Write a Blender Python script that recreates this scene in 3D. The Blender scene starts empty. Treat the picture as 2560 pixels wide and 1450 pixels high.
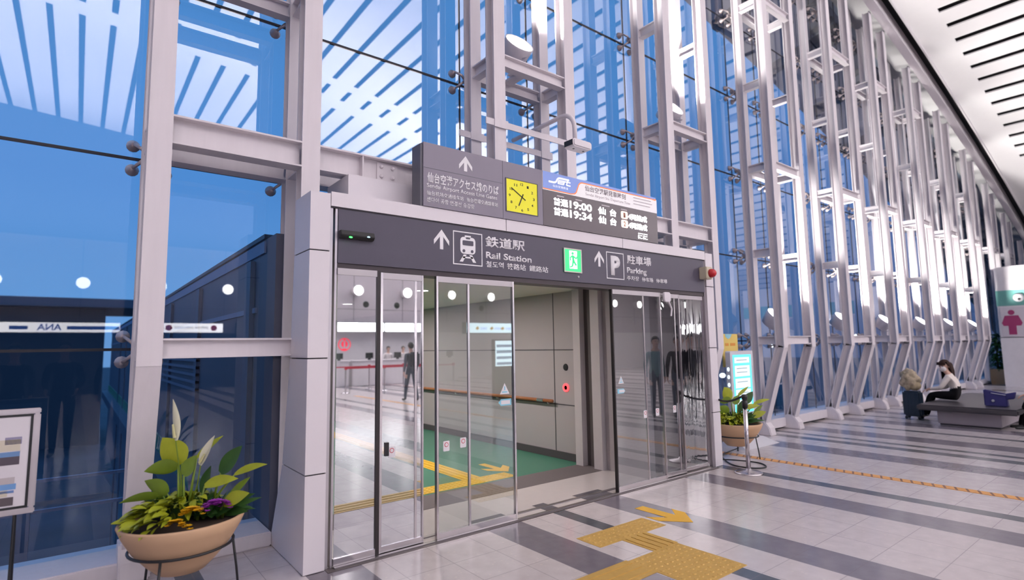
import bpy, bmesh, math, random
from mathutils import Vector, Matrix
random.seed(4)
S = bpy.context.scene
COL = S.collection
PI = math.pi

# ---------------------------------------------------------------- camera
DCAM, HCAM = 4.1327, 1.6
yaw, pitch, roll = math.radians(38.202), math.radians(5.776), math.radians(-0.930)
f = Vector((math.sin(yaw)*math.cos(pitch), math.cos(yaw)*math.cos(pitch), math.sin(pitch)))
r = Vector((math.cos(yaw), -math.sin(yaw), 0))
u = r.cross(f)
r2 = r*math.cos(roll)+u*math.sin(roll)
u2 = -r*math.sin(roll)+u*math.cos(roll)
cd = bpy.data.cameras.new('camera')
cam = bpy.data.objects.new('camera', cd)
COL.objects.link(cam)
cam.matrix_world = Matrix(((r2.x, u2.x, -f.x, 0), (r2.y, u2.y, -f.y, -DCAM), (r2.z, u2.z, -f.z, HCAM), (0, 0, 0, 1)))
cd.sensor_width = 36
cd.lens = 1377.3/2560*36
cd.clip_start = 0.05
cd.clip_end = 400
cd.dof.use_dof = True
cd.dof.focus_distance = 5.2
cd.dof.aperture_fstop = 1.0
S.camera = cam

# ---------------------------------------------------------------- view, world, large lights
S.view_settings.view_transform = 'Standard'
S.view_settings.look = 'None'
S.view_settings.gamma = 1
S.view_settings.use_curve_mapping = False
S.view_settings.exposure = 0.15
S.cycles.transparent_max_bounces = 18
S.cycles.max_bounces = 8
S.cycles.diffuse_bounces = 4
S.cycles.glossy_bounces = 4
S.cycles.sample_clamp_indirect = 6
S.cycles.caustics_reflective = False
S.cycles.caustics_refractive = False

W = bpy.data.worlds.new('dusk_sky')
S.world = W
W.use_nodes = True
wn, wl = W.node_tree.nodes, W.node_tree.links
bg = wn['Background']
tc = wn.new('ShaderNodeTexCoord')
sx = wn.new('ShaderNodeSeparateXYZ')
wl.new(tc.outputs['Generated'], sx.inputs[0])
def ramp(stops, src):
    q = wn.new('ShaderNodeValToRGB')
    el = q.color_ramp.elements
    el[0].position, el[0].color = stops[0][0], stops[0][1]+(1,)
    el[1].position, el[1].color = stops[-1][0], stops[-1][1]+(1,)
    for p_, c_ in stops[1:-1]:
        e_ = el.new(p_)
        e_.color = c_+(1,)
    wl.new(src, q.inputs[0])
    return q.outputs[0]


# dusk: a lighter band low towards the afterglow, a greyer and darker band on the far side (+x)
glow = ramp([(0.0, (0.16, 0.33, 0.60)), (0.08, (0.135, 0.325, 0.62)), (0.25, (0.102, 0.29, 0.625)), (0.7, (0.12, 0.36, 0.75))], sx.outputs['Z'])
dim = ramp([(0.0, (0.075, 0.105, 0.22)), (0.12, (0.09, 0.16, 0.36)), (0.30, (0.10, 0.25, 0.56)), (0.7, (0.12, 0.36, 0.75))], sx.outputs['Z'])
side = ramp([(0.70, (0, 0, 0)), (0.95, (1, 1, 1))], sx.outputs['X'])
mxw = wn.new('ShaderNodeMix')
mxw.data_type = 'RGBA'
wl.new(side, mxw.inputs[0])
wl.new(glow, mxw.inputs[6])
wl.new(dim, mxw.inputs[7])
wl.new(mxw.outputs[2], bg.inputs[0])
bg.inputs[1].default_value = 1.0


def area(name, loc, size, energy, direction=(0, 0, -1), color=(1, 1, 1), shape='RECTANGLE', parent=None):
    L = bpy.data.lights.new(name, 'AREA')
    L.shape = shape
    L.size = size[0]
    if shape == 'RECTANGLE':
        L.size_y = size[1]
    L.energy = energy
    L.color = color
    o = bpy.data.objects.new(name, L)
    COL.objects.link(o)
    o.location = loc
    o.rotation_euler = Vector(direction).to_track_quat('-Z', 'Y').to_euler()
    return o


WARM = (1.0, 0.955, 0.975)
area('ceiling_fill_back', (9, -21.5, 6.5), (50, 3.0), 4800, (0, 0, 1), WARM)  # added fill light without a fitting, bounced off the ceiling
area('ceiling_fill_mid', (12, -13.0, 5.5), (44, 1.2), 6000, (0, 0, 1), WARM)  # second added fill, floating mid-hall, brightens the ceiling from below

# ---------------------------------------------------------------- materials
MATS = {}


def mat(name, color, rough=0.5, metal=0.0, emit=None, estr=0.0, var=0.06, scale=6.0, bump=0.0, spec=0.5, stretch=None):
    if name in MATS:
        return MATS[name]
    m = bpy.data.materials.new(name)
    m.use_nodes = True
    nt = m.node_tree
    b = nt.nodes['Principled BSDF']
    b.inputs['Roughness'].default_value = rough
    b.inputs['Metallic'].default_value = metal
    b.inputs['Specular IOR Level'].default_value = spec
    c = tuple(color)+(1,)
    t = nt.nodes.new('ShaderNodeTexCoord')
    n = nt.nodes.new('ShaderNodeTexNoise')
    n.inputs['Scale'].default_value = scale
    n.inputs['Detail'].default_value = 3
    if stretch:
        mp = nt.nodes.new('ShaderNodeMapping')
        mp.inputs['Scale'].default_value = stretch
        nt.links.new(t.outputs['Object'], mp.inputs[0])
        nt.links.new(mp.outputs[0], n.inputs['Vector'])
    else:
        nt.links.new(t.outputs['Object'], n.inputs['Vector'])
    mx = nt.nodes.new('ShaderNodeMix')
    mx.data_type = 'RGBA'
    mx.inputs[6].default_value = tuple(max(0, v*(1-var)) for v in color)+(1,)
    mx.inputs[7].default_value = tuple(min(1, v*(1+var)) for v in color)+(1,)
    nt.links.new(n.outputs['Fac'], mx.inputs[0])
    nt.links.new(mx.outputs[2], b.inputs['Base Color'])
    if bump:
        bp = nt.nodes.new('ShaderNodeBump')
        bp.inputs['Strength'].default_value = bump
        nt.links.new(n.outputs['Fac'], bp.inputs['Height'])
        nt.links.new(bp.outputs[0], b.inputs['Normal'])
    if emit:
        b.inputs['Emission Color'].default_value = tuple(emit)+(1,)
        b.inputs['Emission Strength'].default_value = estr
    MATS[name] = m
    return m


def glass(name, base=0.10, edge=0.55, tint=(0.86, 0.93, 1.0), ripple=0.0, top=0.33):
    """clear pane: seen through, with a reflection that grows towards grazing angles"""
    if name in MATS:
        return MATS[name]
    m = bpy.data.materials.new(name)
    m.use_nodes = True
    nt = m.node_tree
    nt.nodes.clear()
    out = nt.nodes.new('ShaderNodeOutputMaterial')
    tr = nt.nodes.new('ShaderNodeBsdfTransparent')
    tr.inputs[0].default_value = tint+(1,)
    gl = nt.nodes.new('ShaderNodeBsdfGlossy')
    gl.inputs['Roughness'].default_value = 0.012
    gl.inputs[0].default_value = (0.95, 0.96, 0.98, 1)
    mx = nt.nodes.new('ShaderNodeMixShader')
    lw = nt.nodes.new('ShaderNodeLayerWeight')
    lw.inputs['Blend'].default_value = 0.5
    p = nt.nodes.new('ShaderNodeMath')
    p.operation = 'POWER'
    p.inputs[1].default_value = 1
    nt.links.new(lw.outputs['Facing'], p.inputs[0])
    a = nt.nodes.new('ShaderNodeMath')
    a.operation = 'MULTIPLY_ADD'
    a.inputs[1].default_value = edge
    a.inputs[2].default_value = base
    nt.links.new(p.outputs[0], a.inputs[0])
    cl = nt.nodes.new('ShaderNodeMath')
    cl.operation = 'MINIMUM'
    cl.inputs[1].default_value = max(top, base)
    nt.links.new(a.outputs[0], cl.inputs[0])
    a = cl
    ge = nt.nodes.new('ShaderNodeNewGeometry')
    iv = nt.nodes.new('ShaderNodeMath')
    iv.operation = 'SUBTRACT'
    iv.inputs[0].default_value = 1
    nt.links.new(ge.outputs['Backfacing'], iv.inputs[1])
    mu = nt.nodes.new('ShaderNodeMath')
    mu.operation = 'MULTIPLY'
    nt.links.new(a.outputs[0], mu.inputs[0])
    nt.links.new(iv.outputs[0], mu.inputs[1])
    nt.links.new(mu.outputs[0], mx.inputs[0])
    nt.links.new(tr.outputs[0], mx.inputs[1])
    nt.links.new(gl.outputs[0], mx.inputs[2])
    nt.links.new(mx.outputs[0], out.inputs[0])
    if ripple:
        t = nt.nodes.new('ShaderNodeTexCoord')
        mp = nt.nodes.new('ShaderNodeMapping')
        mp.inputs['Scale'].default_value = (7, 7, 0.8)
        n = nt.nodes.new('ShaderNodeTexNoise')
        n.inputs['Scale'].default_value = 1.2
        nt.links.new(t.outputs['Object'], mp.inputs[0])
        nt.links.new(mp.outputs[0], n.inputs['Vector'])
        bp = nt.nodes.new('ShaderNodeBump')
        bp.inputs['Strength'].default_value = ripple
        bp.inputs['Distance'].default_value = 0.1
        nt.links.new(n.outputs['Fac'], bp.inputs['Height'])
        nt.links.new(bp.outputs[0], gl.inputs['Normal'])
    MATS[name] = m
    return m


STEEL = mat('white_painted_steel', (0.75, 0.70, 0.725), 0.45, var=0.05, scale=3, stretch=(8, 8, 0.7))
CLAD = mat('white_metal_cladding', (0.78, 0.735, 0.765), 0.35, var=0.02)
DARKJ = mat('dark_joint', (0.05, 0.045, 0.055), 0.7)
PANEL = mat('charcoal_sign_panel', (0.075, 0.067, 0.100), 0.45, var=0.03)
GREYS = mat('grey_sign_panel', (0.245, 0.22, 0.275), 0.45, var=0.03)
GREYD = mat('dark_grey_sign_edge', (0.12, 0.12, 0.145), 0.5)
WHITE = mat('white_lettering', (0.92, 0.90, 0.92), 0.5, emit=(1, 1, 1), estr=0.0, var=0.01)
CHROME = mat('polished_steel', (0.62, 0.58, 0.60), 0.22, 1.0)
SPID = mat('cast_steel_fitting', (0.52, 0.44, 0.43), 0.4, 0.6)
BLACK = mat('black_plastic', (0.012, 0.012, 0.014), 0.4)
RUBBER = mat('black_sealant', (0.015, 0.015, 0.025), 0.6)
GLASSW = glass('facade_glass', 0.045, 1.55, (0.86, 0.93, 1.0))
GLASSD = glass('door_glass', 0.10, 0.4, (0.93, 0.96, 0.95))
FILM = glass('film_coated_glass', 0.76, 0.25, (0.8, 0.82, 0.84))
FILMR = glass('tinted_door_glass', 0.26, 0.4, (0.82, 0.85, 0.87))
FILMX = glass('rippled_film_glass', 0.58, 0.25, (0.8, 0.82, 0.84), 0.06)
LAMPE = mat('lamp_lens', (1, 1, 1), 0.3, emit=(1, 0.98, 0.95), estr=9)
YEL = mat('yellow_tactile', (0.56, 0.35, 0.09), 0.55, var=0.12, scale=25)
YARROW = mat('yellow_arrow_tape', (0.80, 0.46, 0.05), 0.5, var=0.04)


# ---------------------------------------------------------------- helpers
class MB:
    def __init__(self, loc=(0, 0, 0)):
        self.b = bmesh.new()
        self.o = Vector(loc)

    def box(self, x0, x1, y0, y1, z0, z1):
        vs = [self.b.verts.new((x, y, z)) for x in (x0, x1) for y in (y0, y1) for z in (z0, z1)]
        for q in ((0, 1, 3, 2), (4, 6, 7, 5), (0, 4, 5, 1), (2, 3, 7, 6), (0, 2, 6, 4), (1, 5, 7, 3)):
            self.b.faces.new([vs[i] for i in q])
        return self

    def hexa(self, p):
        vs = [self.b.verts.new(v) for v in p]     # 4 bottom ccw, 4 top ccw
        for q in ((3, 2, 1, 0), (4, 5, 6, 7), (0, 1, 5, 4), (1, 2, 6, 5), (2, 3, 7, 6), (3, 0, 4, 7)):
            self.b.faces.new([vs[i] for i in q])
        return self

    def prism(self, pts, axis, a, b):
        """extrude a 2-D outline along an axis: y -> (x,z) outline, x -> (y,z), z -> (x,y)"""
        def P(p, t):
            return {'y': (p[0], t, p[1]), 'x': (t, p[0], p[1]), 'z': (p[0], p[1], t)}[axis]
        A = [self.b.verts.new(P(p, a)) for p in pts]
        B = [self.b.verts.new(P(p, b)) for p in pts]
        n = len(pts)
        self.b.faces.new(A)
        self.b.faces.new(B[::-1])
        for i in range(n):
            j = (i+1) % n
            self.b.faces.new((A[j], A[i], B[i], B[j]))
        return self

    def tube(self, pts, rad, n=10, caps=True):
        pts = [Vector(p) for p in pts]
        rads = rad if isinstance(rad, (list, tuple)) else [rad]*len(pts)
        rings = []
        ref = None
        for i, p in enumerate(pts):
            d = (pts[min(i+1, len(pts)-1)]-pts[max(i-1, 0)]).normalized()
            if ref is None:
                ref = Vector((0, 0, 1)) if abs(d.z) < 0.9 else Vector((1, 0, 0))
            s = d.cross(ref).normalized()
            t = s.cross(d)
            ref = t
            rings.append([self.b.verts.new(p+(s*math.cos(k*2*PI/n)+t*math.sin(k*2*PI/n))*rads[i]) for k in range(n)])
        for a, b in zip(rings, rings[1:]):
            for k in range(n):
                self.b.faces.new((a[k], a[(k+1) % n], b[(k+1) % n], b[k]))
        if caps:
            self.b.faces.new(rings[0][::-1])
            self.b.faces.new(rings[-1])
        return self

    def lathe(self, prof, c=(0, 0, 0), n=32, M=None):
        rings = []
        for (q, z) in prof:
            ring = []
            for k in range(n):
                v = Vector((q*math.cos(2*PI*k/n), q*math.sin(2*PI*k/n), z))
                if M:
                    v = M @ v
                ring.append(self.b.verts.new(v+Vector(c)))
            rings.append(ring)
        for a, b in zip(rings, rings[1:]):
            for k in range(n):
                self.b.faces.new((a[k], a[(k+1) % n], b[(k+1) % n], b[k]))
        if prof[0][0] > 1e-4:
            self.b.faces.new(rings[0][::-1])
        if prof[-1][0] > 1e-4:
            self.b.faces.new(rings[-1])
        return self

    def ball(self, c, rad, n=12, sc=(1, 1, 1)):
        bmesh.ops.create_uvsphere(self.b, u_segments=n, v_segments=max(6, n*2//3), radius=rad,
                                  matrix=Matrix.Translation(c) @ Matrix.Diagonal((sc[0], sc[1], sc[2], 1)))
        return self

    def bar(self, p0, p1, w, h, up=(0, 0, 1)):
        p0, p1 = Vector(p0), Vector(p1)
        d = (p1-p0).normalized()
        s = d.cross(Vector(up)).normalized()
        t = s.cross(d)
        q = [p0-s*w/2-t*h/2, p0+s*w/2-t*h/2, p0+s*w/2+t*h/2, p0-s*w/2+t*h/2]
        self.hexa(q+[v+(p1-p0) for v in q])
        return self

    def hbeam(self, p0, p1, w, h, up, tf=0.014, tw=0.010):
        """rolled H-section from p0 to p1: flanges of width w, h apart along 'up'"""
        p0, p1, up = Vector(p0), Vector(p1), Vector(up).normalized()
        self.bar(p0+up*(h/2-tf/2), p1+up*(h/2-tf/2), w, tf, up)
        self.bar(p0-up*(h/2-tf/2), p1-up*(h/2-tf/2), w, tf, up)
        self.bar(p0, p1, tw, h-2*tf, up)
        return self

    def build(self, name, m, parent=None, bevel=0.0, smooth=False, origin=None):
        b = self.b
        b.normal_update()
        bmesh.ops.recalc_face_normals(b, faces=b.faces)
        if bevel:
            bmesh.ops.bevel(b, geom=[e for e in b.edges if e.calc_face_angle(0) > 0.5], offset=bevel, segments=2, affect='EDGES')
        off = Vector((0, 0, 0))
        if parent is not None:
            off = abs_loc(parent)
        elif origin is not None:
            off = Vector(origin)
        if off.length:
            bmesh.ops.translate(b, verts=b.verts, vec=-off)
        if smooth:
            for fc in b.faces:
                fc.smooth = True
        me = bpy.data.meshes.new(name)
        b.to_mesh(me)
        b.free()
        me.materials.append(m)
        o = bpy.data.objects.new(name, me)
        COL.objects.link(o)
        if parent is not None:
            o.parent = parent
        elif origin is not None:
            o.location = origin
        return o


def abs_loc(o):
    v = Vector(o.location)
    while o.parent is not None:
        o = o.parent
        v += Vector(o.location)
    return v


def tag(o, label, cat, group=None, kind=None):
    o['label'] = label
    o['category'] = cat
    if group:
        o['group'] = group
    if kind:
        o['kind'] = kind
    return o


def thing(name, label, cat, loc=(0, 0, 0), group=None):
    o = bpy.data.objects.new(name, None)
    o.empty_display_size = 0.1
    COL.objects.link(o)
    o.location = loc
    return tag(o, label, cat, group)


def struct(o, label=None):
    o['kind'] = 'structure'
    if label:
        o['label'] = label
    return o


def copy_tree(o, parent=None):
    c = o.copy()
    COL.objects.link(c)
    c.parent = parent
    for ch in list(o.children):
        copy_tree(ch, c)
    return c


def text(body, box, y, m, parent, name='lettering', bold=0.0, depth=0.003, shear=0.0, keep=False, face='-y', label=None):
    """raised lettering filling box=(x0,x1,z0,z1) on a plane facing -y"""
    c = bpy.data.curves.new('lettering', 'FONT')
    c.body = body
    c.resolution_u = 3
    c.offset = bold
    c.shear = shear
    t = bpy.data.objects.new('lettering', c)
    COL.objects.link(t)
    dg = bpy.context.evaluated_depsgraph_get()
    me = bpy.data.meshes.new_from_object(t.evaluated_get(dg))
    bpy.data.objects.remove(t)
    bpy.data.curves.remove(c)
    xs = [v.co.x for v in me.vertices]
    ys = [v.co.y for v in me.vertices]
    x0, x1, z0, z1 = box
    lx, hx, ly, hy = min(xs), max(xs), min(ys), max(ys)
    sx_, sz_ = (x1-x0)/(hx-lx), (z1-z0)/(hy-ly)
    if keep:
        sx_ = sz_ = min(sx_, sz_)
    off = abs_loc(parent) if parent else Vector()
    b = bmesh.new()
    b.from_mesh(me)
    for v in b.verts:
        v.co = Vector((x0+(v.co.x-lx)*sx_, y, z0+(v.co.y-ly)*sz_))
    if depth:
        g = bmesh.ops.extrude_face_region(b, geom=b.faces[:])
        vv = [q for q in g['geom'] if isinstance(q, bmesh.types.BMVert)]
        bmesh.ops.translate(b, verts=vv, vec=(0, -depth, 0))
        bmesh.ops.recalc_face_normals(b, faces=b.faces)
    if face == '-x':          # turn the sign so that it faces -x (x of the box runs along -y)
        for v in b.verts:
            v.co = Vector((v.co.y, -v.co.x, v.co.z))
    bmesh.ops.translate(b, verts=b.verts, vec=-off)
    b.to_mesh(me)
    b.free()
    me.materials.clear()
    me.materials.append(m)
    o = bpy.data.objects.new(name, me)
    COL.objects.link(o)
    if parent:
        o.parent = parent
    if label:
        o['label'] = label
    return o


def rrect(x0, x1, z0, z1, q, n=4):
    p = []
    for cx, cz, a in ((x1-q, z1-q, 0), (x0+q, z1-q, PI/2), (x0+q, z0+q, PI), (x1-q, z0+q, 1.5*PI)):
        for k in range(n+1):
            t = a+PI/2*k/n
            p.append((cx+q*math.cos(t), cz+q*math.sin(t)))
    return p


def disc(cx, cz, q, n=24, sz=1.0):
    return [(cx+q*math.cos(2*PI*k/n), cz+q*sz*math.sin(2*PI*k/n)) for k in range(n)]


def zc(x):
    return -0.004*x*x-0.091*x+11.82 if x > -11 else -0.004*121+1.0+11.82


def zg(x):
    return zc(x)+0.72


# ---------------------------------------------------------------- floor
def floor_material():
    m = bpy.data.materials.new('granite_tile_floor')
    m.use_nodes = True
    nt = m.node_tree
    b = nt.nodes['Principled BSDF']
    N, L = nt.nodes.new, nt.links.new
    ge = N('ShaderNodeNewGeometry')
    sp = N('ShaderNodeSeparateXYZ')
    L(ge.outputs['Position'], sp.inputs[0])

    def math_(op, a, c, d=None):
        q = N('ShaderNodeMath')
        q.operation = op
        for i, v in enumerate((a, c, d)):
            if v is None:
                continue
            if isinstance(v, (int, float)):
                q.inputs[i].default_value = v
            else:
                L(v, q.inputs[i])
        return q.outputs[0]
    bands = [(-9.5, -9.1), (-7.9, -7.5), (-6.4, -6.0), (-4.8, -4.4), (-3.3, -2.9), (-1.75, -1.36), (-0.2, 0.19), (1.35, 1.74),
             (2.89, 3.27), (4.22, 4.61), (5.78, 6.16), (8.50, 8.98), (10.40, 10.90), (12.2, 12.7),
             (13.9, 14.3), (15.6, 16.1), (17.6, 18.1), (19.6, 20.1), (22, 22.5), (24.5, 25), (27, 27.5)]
    thin = [(0.62, 0.78), (3.66, 3.81), (6.55, 6.73), (9.45, 9.68), (9.9, 10.05), (11.5, 11.66), (13.2, 13.36), (14.9, 15.06), (16.8, 17)]

    def mask(lst):
        acc = None
        for a, c in lst:
            v = math_('COMPARE', sp.outputs[0], (a+c)/2, (c-a)/2)
            acc = v if acc is None else math_('ADD', acc, v)
        return acc
    mb, mt = mask(bands), mask(thin)
    # grout grid, 0.388 m
    def grid(o, off):
        q = math_('ADD', o, off)
        q = math_('DIVIDE', q, 0.388)
        q = math_('FRACT', q, 0)
        q = math_('SUBTRACT', q, 0.5)
        q = math_('ABSOLUTE', q, 0)
        return math_('GREATER_THAN', q, 0.4925)
    gx, gy = grid(sp.outputs[0], 100*0.388-4.22), grid(sp.outputs[1], 100*0.388+2.04)
    gr = math_('MAXIMUM', gx, gy)
    n1 = N('ShaderNodeTexNoise')
    n1.inputs['Scale'].default_value = 9
    n1.inputs['Detail'].default_value = 6
    L(ge.outputs['Position'], n1.inputs['Vector'])
    vo = N('ShaderNodeTexVoronoi')
    vo.inputs['Scale'].default_value = 16
    L(ge.outputs['Position'], vo.inputs['Vector'])
    fleck = math_('LESS_THAN', vo.outputs['Distance'], 0.16)
    wn_ = N('ShaderNodeTexWhiteNoise')
    wn_.noise_dimensions = '2D'
    sn = N('ShaderNodeVectorMath')
    sn.operation = 'FLOOR'
    sc = N('ShaderNodeVectorMath')
    sc.operation = 'MULTIPLY_ADD'
    sc.inputs[1].default_value = (1/0.388, 1/0.388, 0)
    sc.inputs[2].default_value = (-4.22/0.388, 2.04/0.388, 0)
    L(ge.outputs['Position'], sc.inputs[0])
    L(sc.outputs[0], sn.inputs[0])
    L(sn.outputs[0], wn_.inputs['Vector'])

    def mix(fac, a, c):
        q = N('ShaderNodeMix')
        q.data_type = 'RGBA'
        if isinstance(fac, (int, float)):
            q.inputs[0].default_value = fac
        else:
            L(fac, q.inputs[0])
        for i, v in ((6, a), (7, c)):
            if isinstance(v, tuple):
                q.inputs[i].default_value = v+(1,)
            else:
                L(v, q.inputs[i])
        return q.outputs[2]
    light = mix(n1.outputs['Fac'], (0.52, 0.465, 0.465), (0.70, 0.645, 0.645))
    light = mix(math_('MULTIPLY', wn_.outputs['Value'], 0.22), light, (0.51, 0.44, 0.445))
    light = mix(math_('MULTIPLY', fleck, 0.35), light, (0.75, 0.68, 0.62))
    dark = mix(n1.outputs['Fac'], (0.13, 0.115, 0.145), (0.23, 0.205, 0.24))
    tdark = mix(n1.outputs['Fac'], (0.06, 0.07, 0.085), (0.12, 0.125, 0.145))
    c = mix(mb, light, dark)
    c = mix(mt, c, tdark)
    c = mix(math_('MULTIPLY', gr, 0.45), c, (0.16, 0.13, 0.14))
    L(c, b.inputs['Base Color'])
    rg = math_('MULTIPLY_ADD', n1.outputs['Fac'], 0.14, 0.12)
    L(rg, b.inputs['Roughness'])
    b.inputs['Specular IOR Level'].default_value = 0.5
    return m


struct(MB().box(-16, 46, -24, 1.2, -0.3, 0).build('floor', floor_material()))

# ---------------------------------------------------------------- glass facade
TOW = [(0.39, 1.45), (3.43, 4.48), (6.46, 7.45), (9.44, 10.49), (12.24, 13.32), (14.78, 15.62), (17.4, 18.2), (19.85, 20.65), (22.4, 23.2), (24.9, 25.7), (27.3, 28.1), (29.8, 30.6), (32.3, 33.1)]
YF, YB, YG = 0.38, 0.83, 1.17
ZJ = [1.62, 3.16, 4.70, 6.24, 7.78, 9.32, 10.86]
edges = [-12, -8.6, -5.6, -2.65, -1.6] + [x for t in TOW for x in t] + [36]
for i, (a, b) in enumerate(zip(edges, edges[1:])):
    z0 = 3.12 if (1.4 < (a+b)/2 < 6.5) else 0.12
    if abs(a-6.46) < 0.02:
        z0 = 0.12
    m = MB()
    zs = [z0]+[z for z in ZJ if z0 < z < zg(b)-0.1]
    g = 0.008
    m.hexa([(a+g, YG, z0), (b-g, YG, z0), (b-g, YG+0.014, z0), (a+g, YG+0.014, z0),
            (a+g, YG, zg(a)), (b-g, YG, zg(b)), (b-g, YG+0.014, zg(b)), (a+g, YG+0.014, zg(a))])
    w = struct(m.build('window_%d' % (i+1), GLASSW))
    jm = MB()
    jm.box(b-g, b+g, YG-0.002, YG+0.016, z0, zg(b))
    for z in ZJ:
        if z0 < z < zg(b):
            jm.box(a+g, b-g, YG-0.003, YG+0.017, z-0.011, z+0.011)
    jm.build('sealant_joint', RUBBER, w)
# sill
m = MB().box(-12, 1.33, 0.80, 1.30, 0, 0.115)
struct(m.build('trim_1', STEEL, bevel=0.01))
m = MB().box(6.72, 36, 0.93, 1.30, 0.035, 0.20)
struct(m.build('trim_2', STEEL, bevel=0.01))
m = MB().box(6.72, 31, 1.0, 1.30, 0, 0.035)
struct(m.build('trim_3', DARKJ))

# ---------------------------------------------------------------- lattice columns
NAMES = ['lattice column left of the doorway', 'lattice column above the clock sign', 'lattice column above the right end of the doorway',
         'first lattice column right of the doorway', 'second lattice column right of the doorway', 'third lattice column right of the doorway',
         'fourth lattice column right of the doorway', 'fifth lattice column right of the doorway', 'sixth lattice column right of the doorway',
         'seventh lattice column right of the doorway', 'lattice column beside the restroom block', 'lattice column rising behind the restroom block',
         'farthest lattice column, over the restroom block']


def post_kinked(x, ztop, straight):
    m = MB()
    yc = YF+0.075
    if straight:
        m.hbeam((x, yc, 2.6), (x, yc, ztop), 0.15, 0.15, (0, 1, 0))
    else:
        m.hbeam((x, yc, 1.50), (x, yc, ztop), 0.15, 0.15, (0, 1, 0))
        d = Vector((0, 0.43, -1.42)).normalized()
        up = Vector((0, 1.42, 0.43)).normalized()
        m.hbeam((x, yc, 1.52), Vector((x, yc, 1.52))+d*1.50, 0.15, 0.15, up)
    return m


for k, (xa, xb) in enumerate(TOW):
    t = thing('lattice_column', 'white steel '+NAMES[k], 'column', ((xa+xb)/2, 0.6, 0), 'white steel lattice columns along the glass wall')
    for side, x in (('left', xa), ('right', xb)):
        zt = zc(x)-0.05
        over = (k == 1) or (k == 2 and side == 'left')
        roof = k >= 9
        straight = over or (k == 0 and side == 'right') or (k == 2 and side == 'right' and False)
        if roof:
            straight = True
            MB().hbeam((x, YF+0.075, 3.98), (x, YF+0.075, zt), 0.15, 0.15, (0, 1, 0)).build('front_post', STEEL, t)
        else:
            post_kinked(x, zt, straight).build('front_post', STEEL, t)
        m = MB()
        m.hbeam((x, YB+0.07, 2.85 if over else 0.12), (x, YB+0.07, zt+0.3), 0.14, 0.14, (0, 1, 0))
        m.build('back_post', STEEL, t)
        if not straight:
            m = MB()
            m.prism([(0.68, 0.0), (1.0, 0.0), (1.0, 0.16), (0.93, 0.26), (0.80, 0.24), (0.71, 0.13)], 'x', x-0.095, x+0.095)
            m.build('foot', STEEL, t, bevel=0.012)
    # cross frames
    levels = [(1.62, 1), (3.16, 0), (4.70, 1), (6.24, 0), (7.78, 1), (9.32, 0)]
    h = 0.14
    for z, full in levels:
        if z > zc(xb)-0.6:
            continue
        if k <= 2 and z < 3.5 and not (k == 0 and z < 2):
            continue
        if (k == 2 and z < 2) or (k >= 9 and z < 4.2):
            continue
        m = MB()
        if full or k == 0:
            m.hbeam((xa+0.075, YF+0.06, z), (xb-0.075, YF+0.06, z), 0.1, h, (0, 0, 1))
            m.hbeam((xa+0.07, YB+0.07, z), (xb-0.07, YB+0.07, z), 0.1, h, (0, 0, 1))
        for x in (xa, xb):
            m.hbeam((x, YF+0.14, z), (x, YB+0.01, z), 0.1, h, (0, 0, 1))
        m.build('cross_frame', STEEL, t)

# double beam carrying the doorway (front and back lines)
bt = thing('doorway_beam', 'white steel double beam with bolted splice behind the grey sign', 'beam', (3.9, 0.6, 3.16))
for y, nm in ((YF+0.075, 'front_beam'), (YB+0.07, 'back_beam')):
    m = MB()
    xs = [(0.465, 1.375), (1.525, 3.355), (3.505, 4.405), (4.555, 6.385), (6.535, 7.375)]
    for a, b in xs:
        m.hbeam((a, y, 3.20), (b, y, 3.20), 0.15, 0.215, (0, 0, 1))
    m.build(nm, STEEL, bt)
m = MB()
for a in (1.9, 5.6):
    m.box(a, a+0.012, YF+0.008, YF+0.14, 3.105, 3.295)
m.build('stiffener', STEEL, bt)
m = MB().box(2.06, 2.26, YF+0.055, YF+0.07, 3.12, 3.28)
sp = m.build('splice_plate', STEEL, bt)
m = MB()
for x in (2.10, 2.21):
    for z in (3.155, 3.245):
        m.lathe([(0.018, 0), (0.018, 0.012), (0.011, 0.02)], (x, YF+0.055, z), 12, Matrix.Rotation(PI/2, 4, 'X'))
m.build('bolt_cluster', STEEL, sp)
m = MB()
for x in (0.39, 1.45, 3.43, 4.48, 6.46, 7.45):
    m.hbeam((x, YF+0.15, 3.20), (x, YB, 3.20), 0.12, 0.2, (0, 0, 1))
m.build('tie_beam', STEEL, bt)

# ---------------------------------------------------------------- spider fittings
LEV = ['lowest', 'second', 'third', 'fourth', 'fifth', 'sixth']


def spider(x, z, label):
    t = thing('spider_fitting', label, 'glass fitting', (x, YG, z), 'spider fittings holding the glass')
    m = MB()
    m.tube([(x, YB+0.14, z), (x, YG-0.13, z)], 0.022, 8)
    m.ball((x, YG-0.13, z), 0.036, 10)
    for sx_ in (-1, 1):
        for sz_ in (-1, 1):
            m.tube([(x, YG-0.13, z), (x+sx_*0.06, YG-0.135, z+sz_*0.05), (x+sx_*0.115, YG-0.075, z+sz_*0.10)], [0.020, 0.016, 0.012], 6)
    m.build('arm_hub', SPID, t, smooth=True)
    for sx_ in (-1, 1):
        for sz_ in (-1, 1):
            m = MB()
            m.lathe([(0.012, -0.08), (0.022, -0.06), (0.048, -0.02), (0.048, -0.004), (0.02, -0.003)], (x+sx_*0.115, YG, z+sz_*0.10), 12, Matrix.Rotation(-PI/2, 4, 'X'))
            m.build('bolt', SPID, t, smooth=True)
    return t


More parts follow.
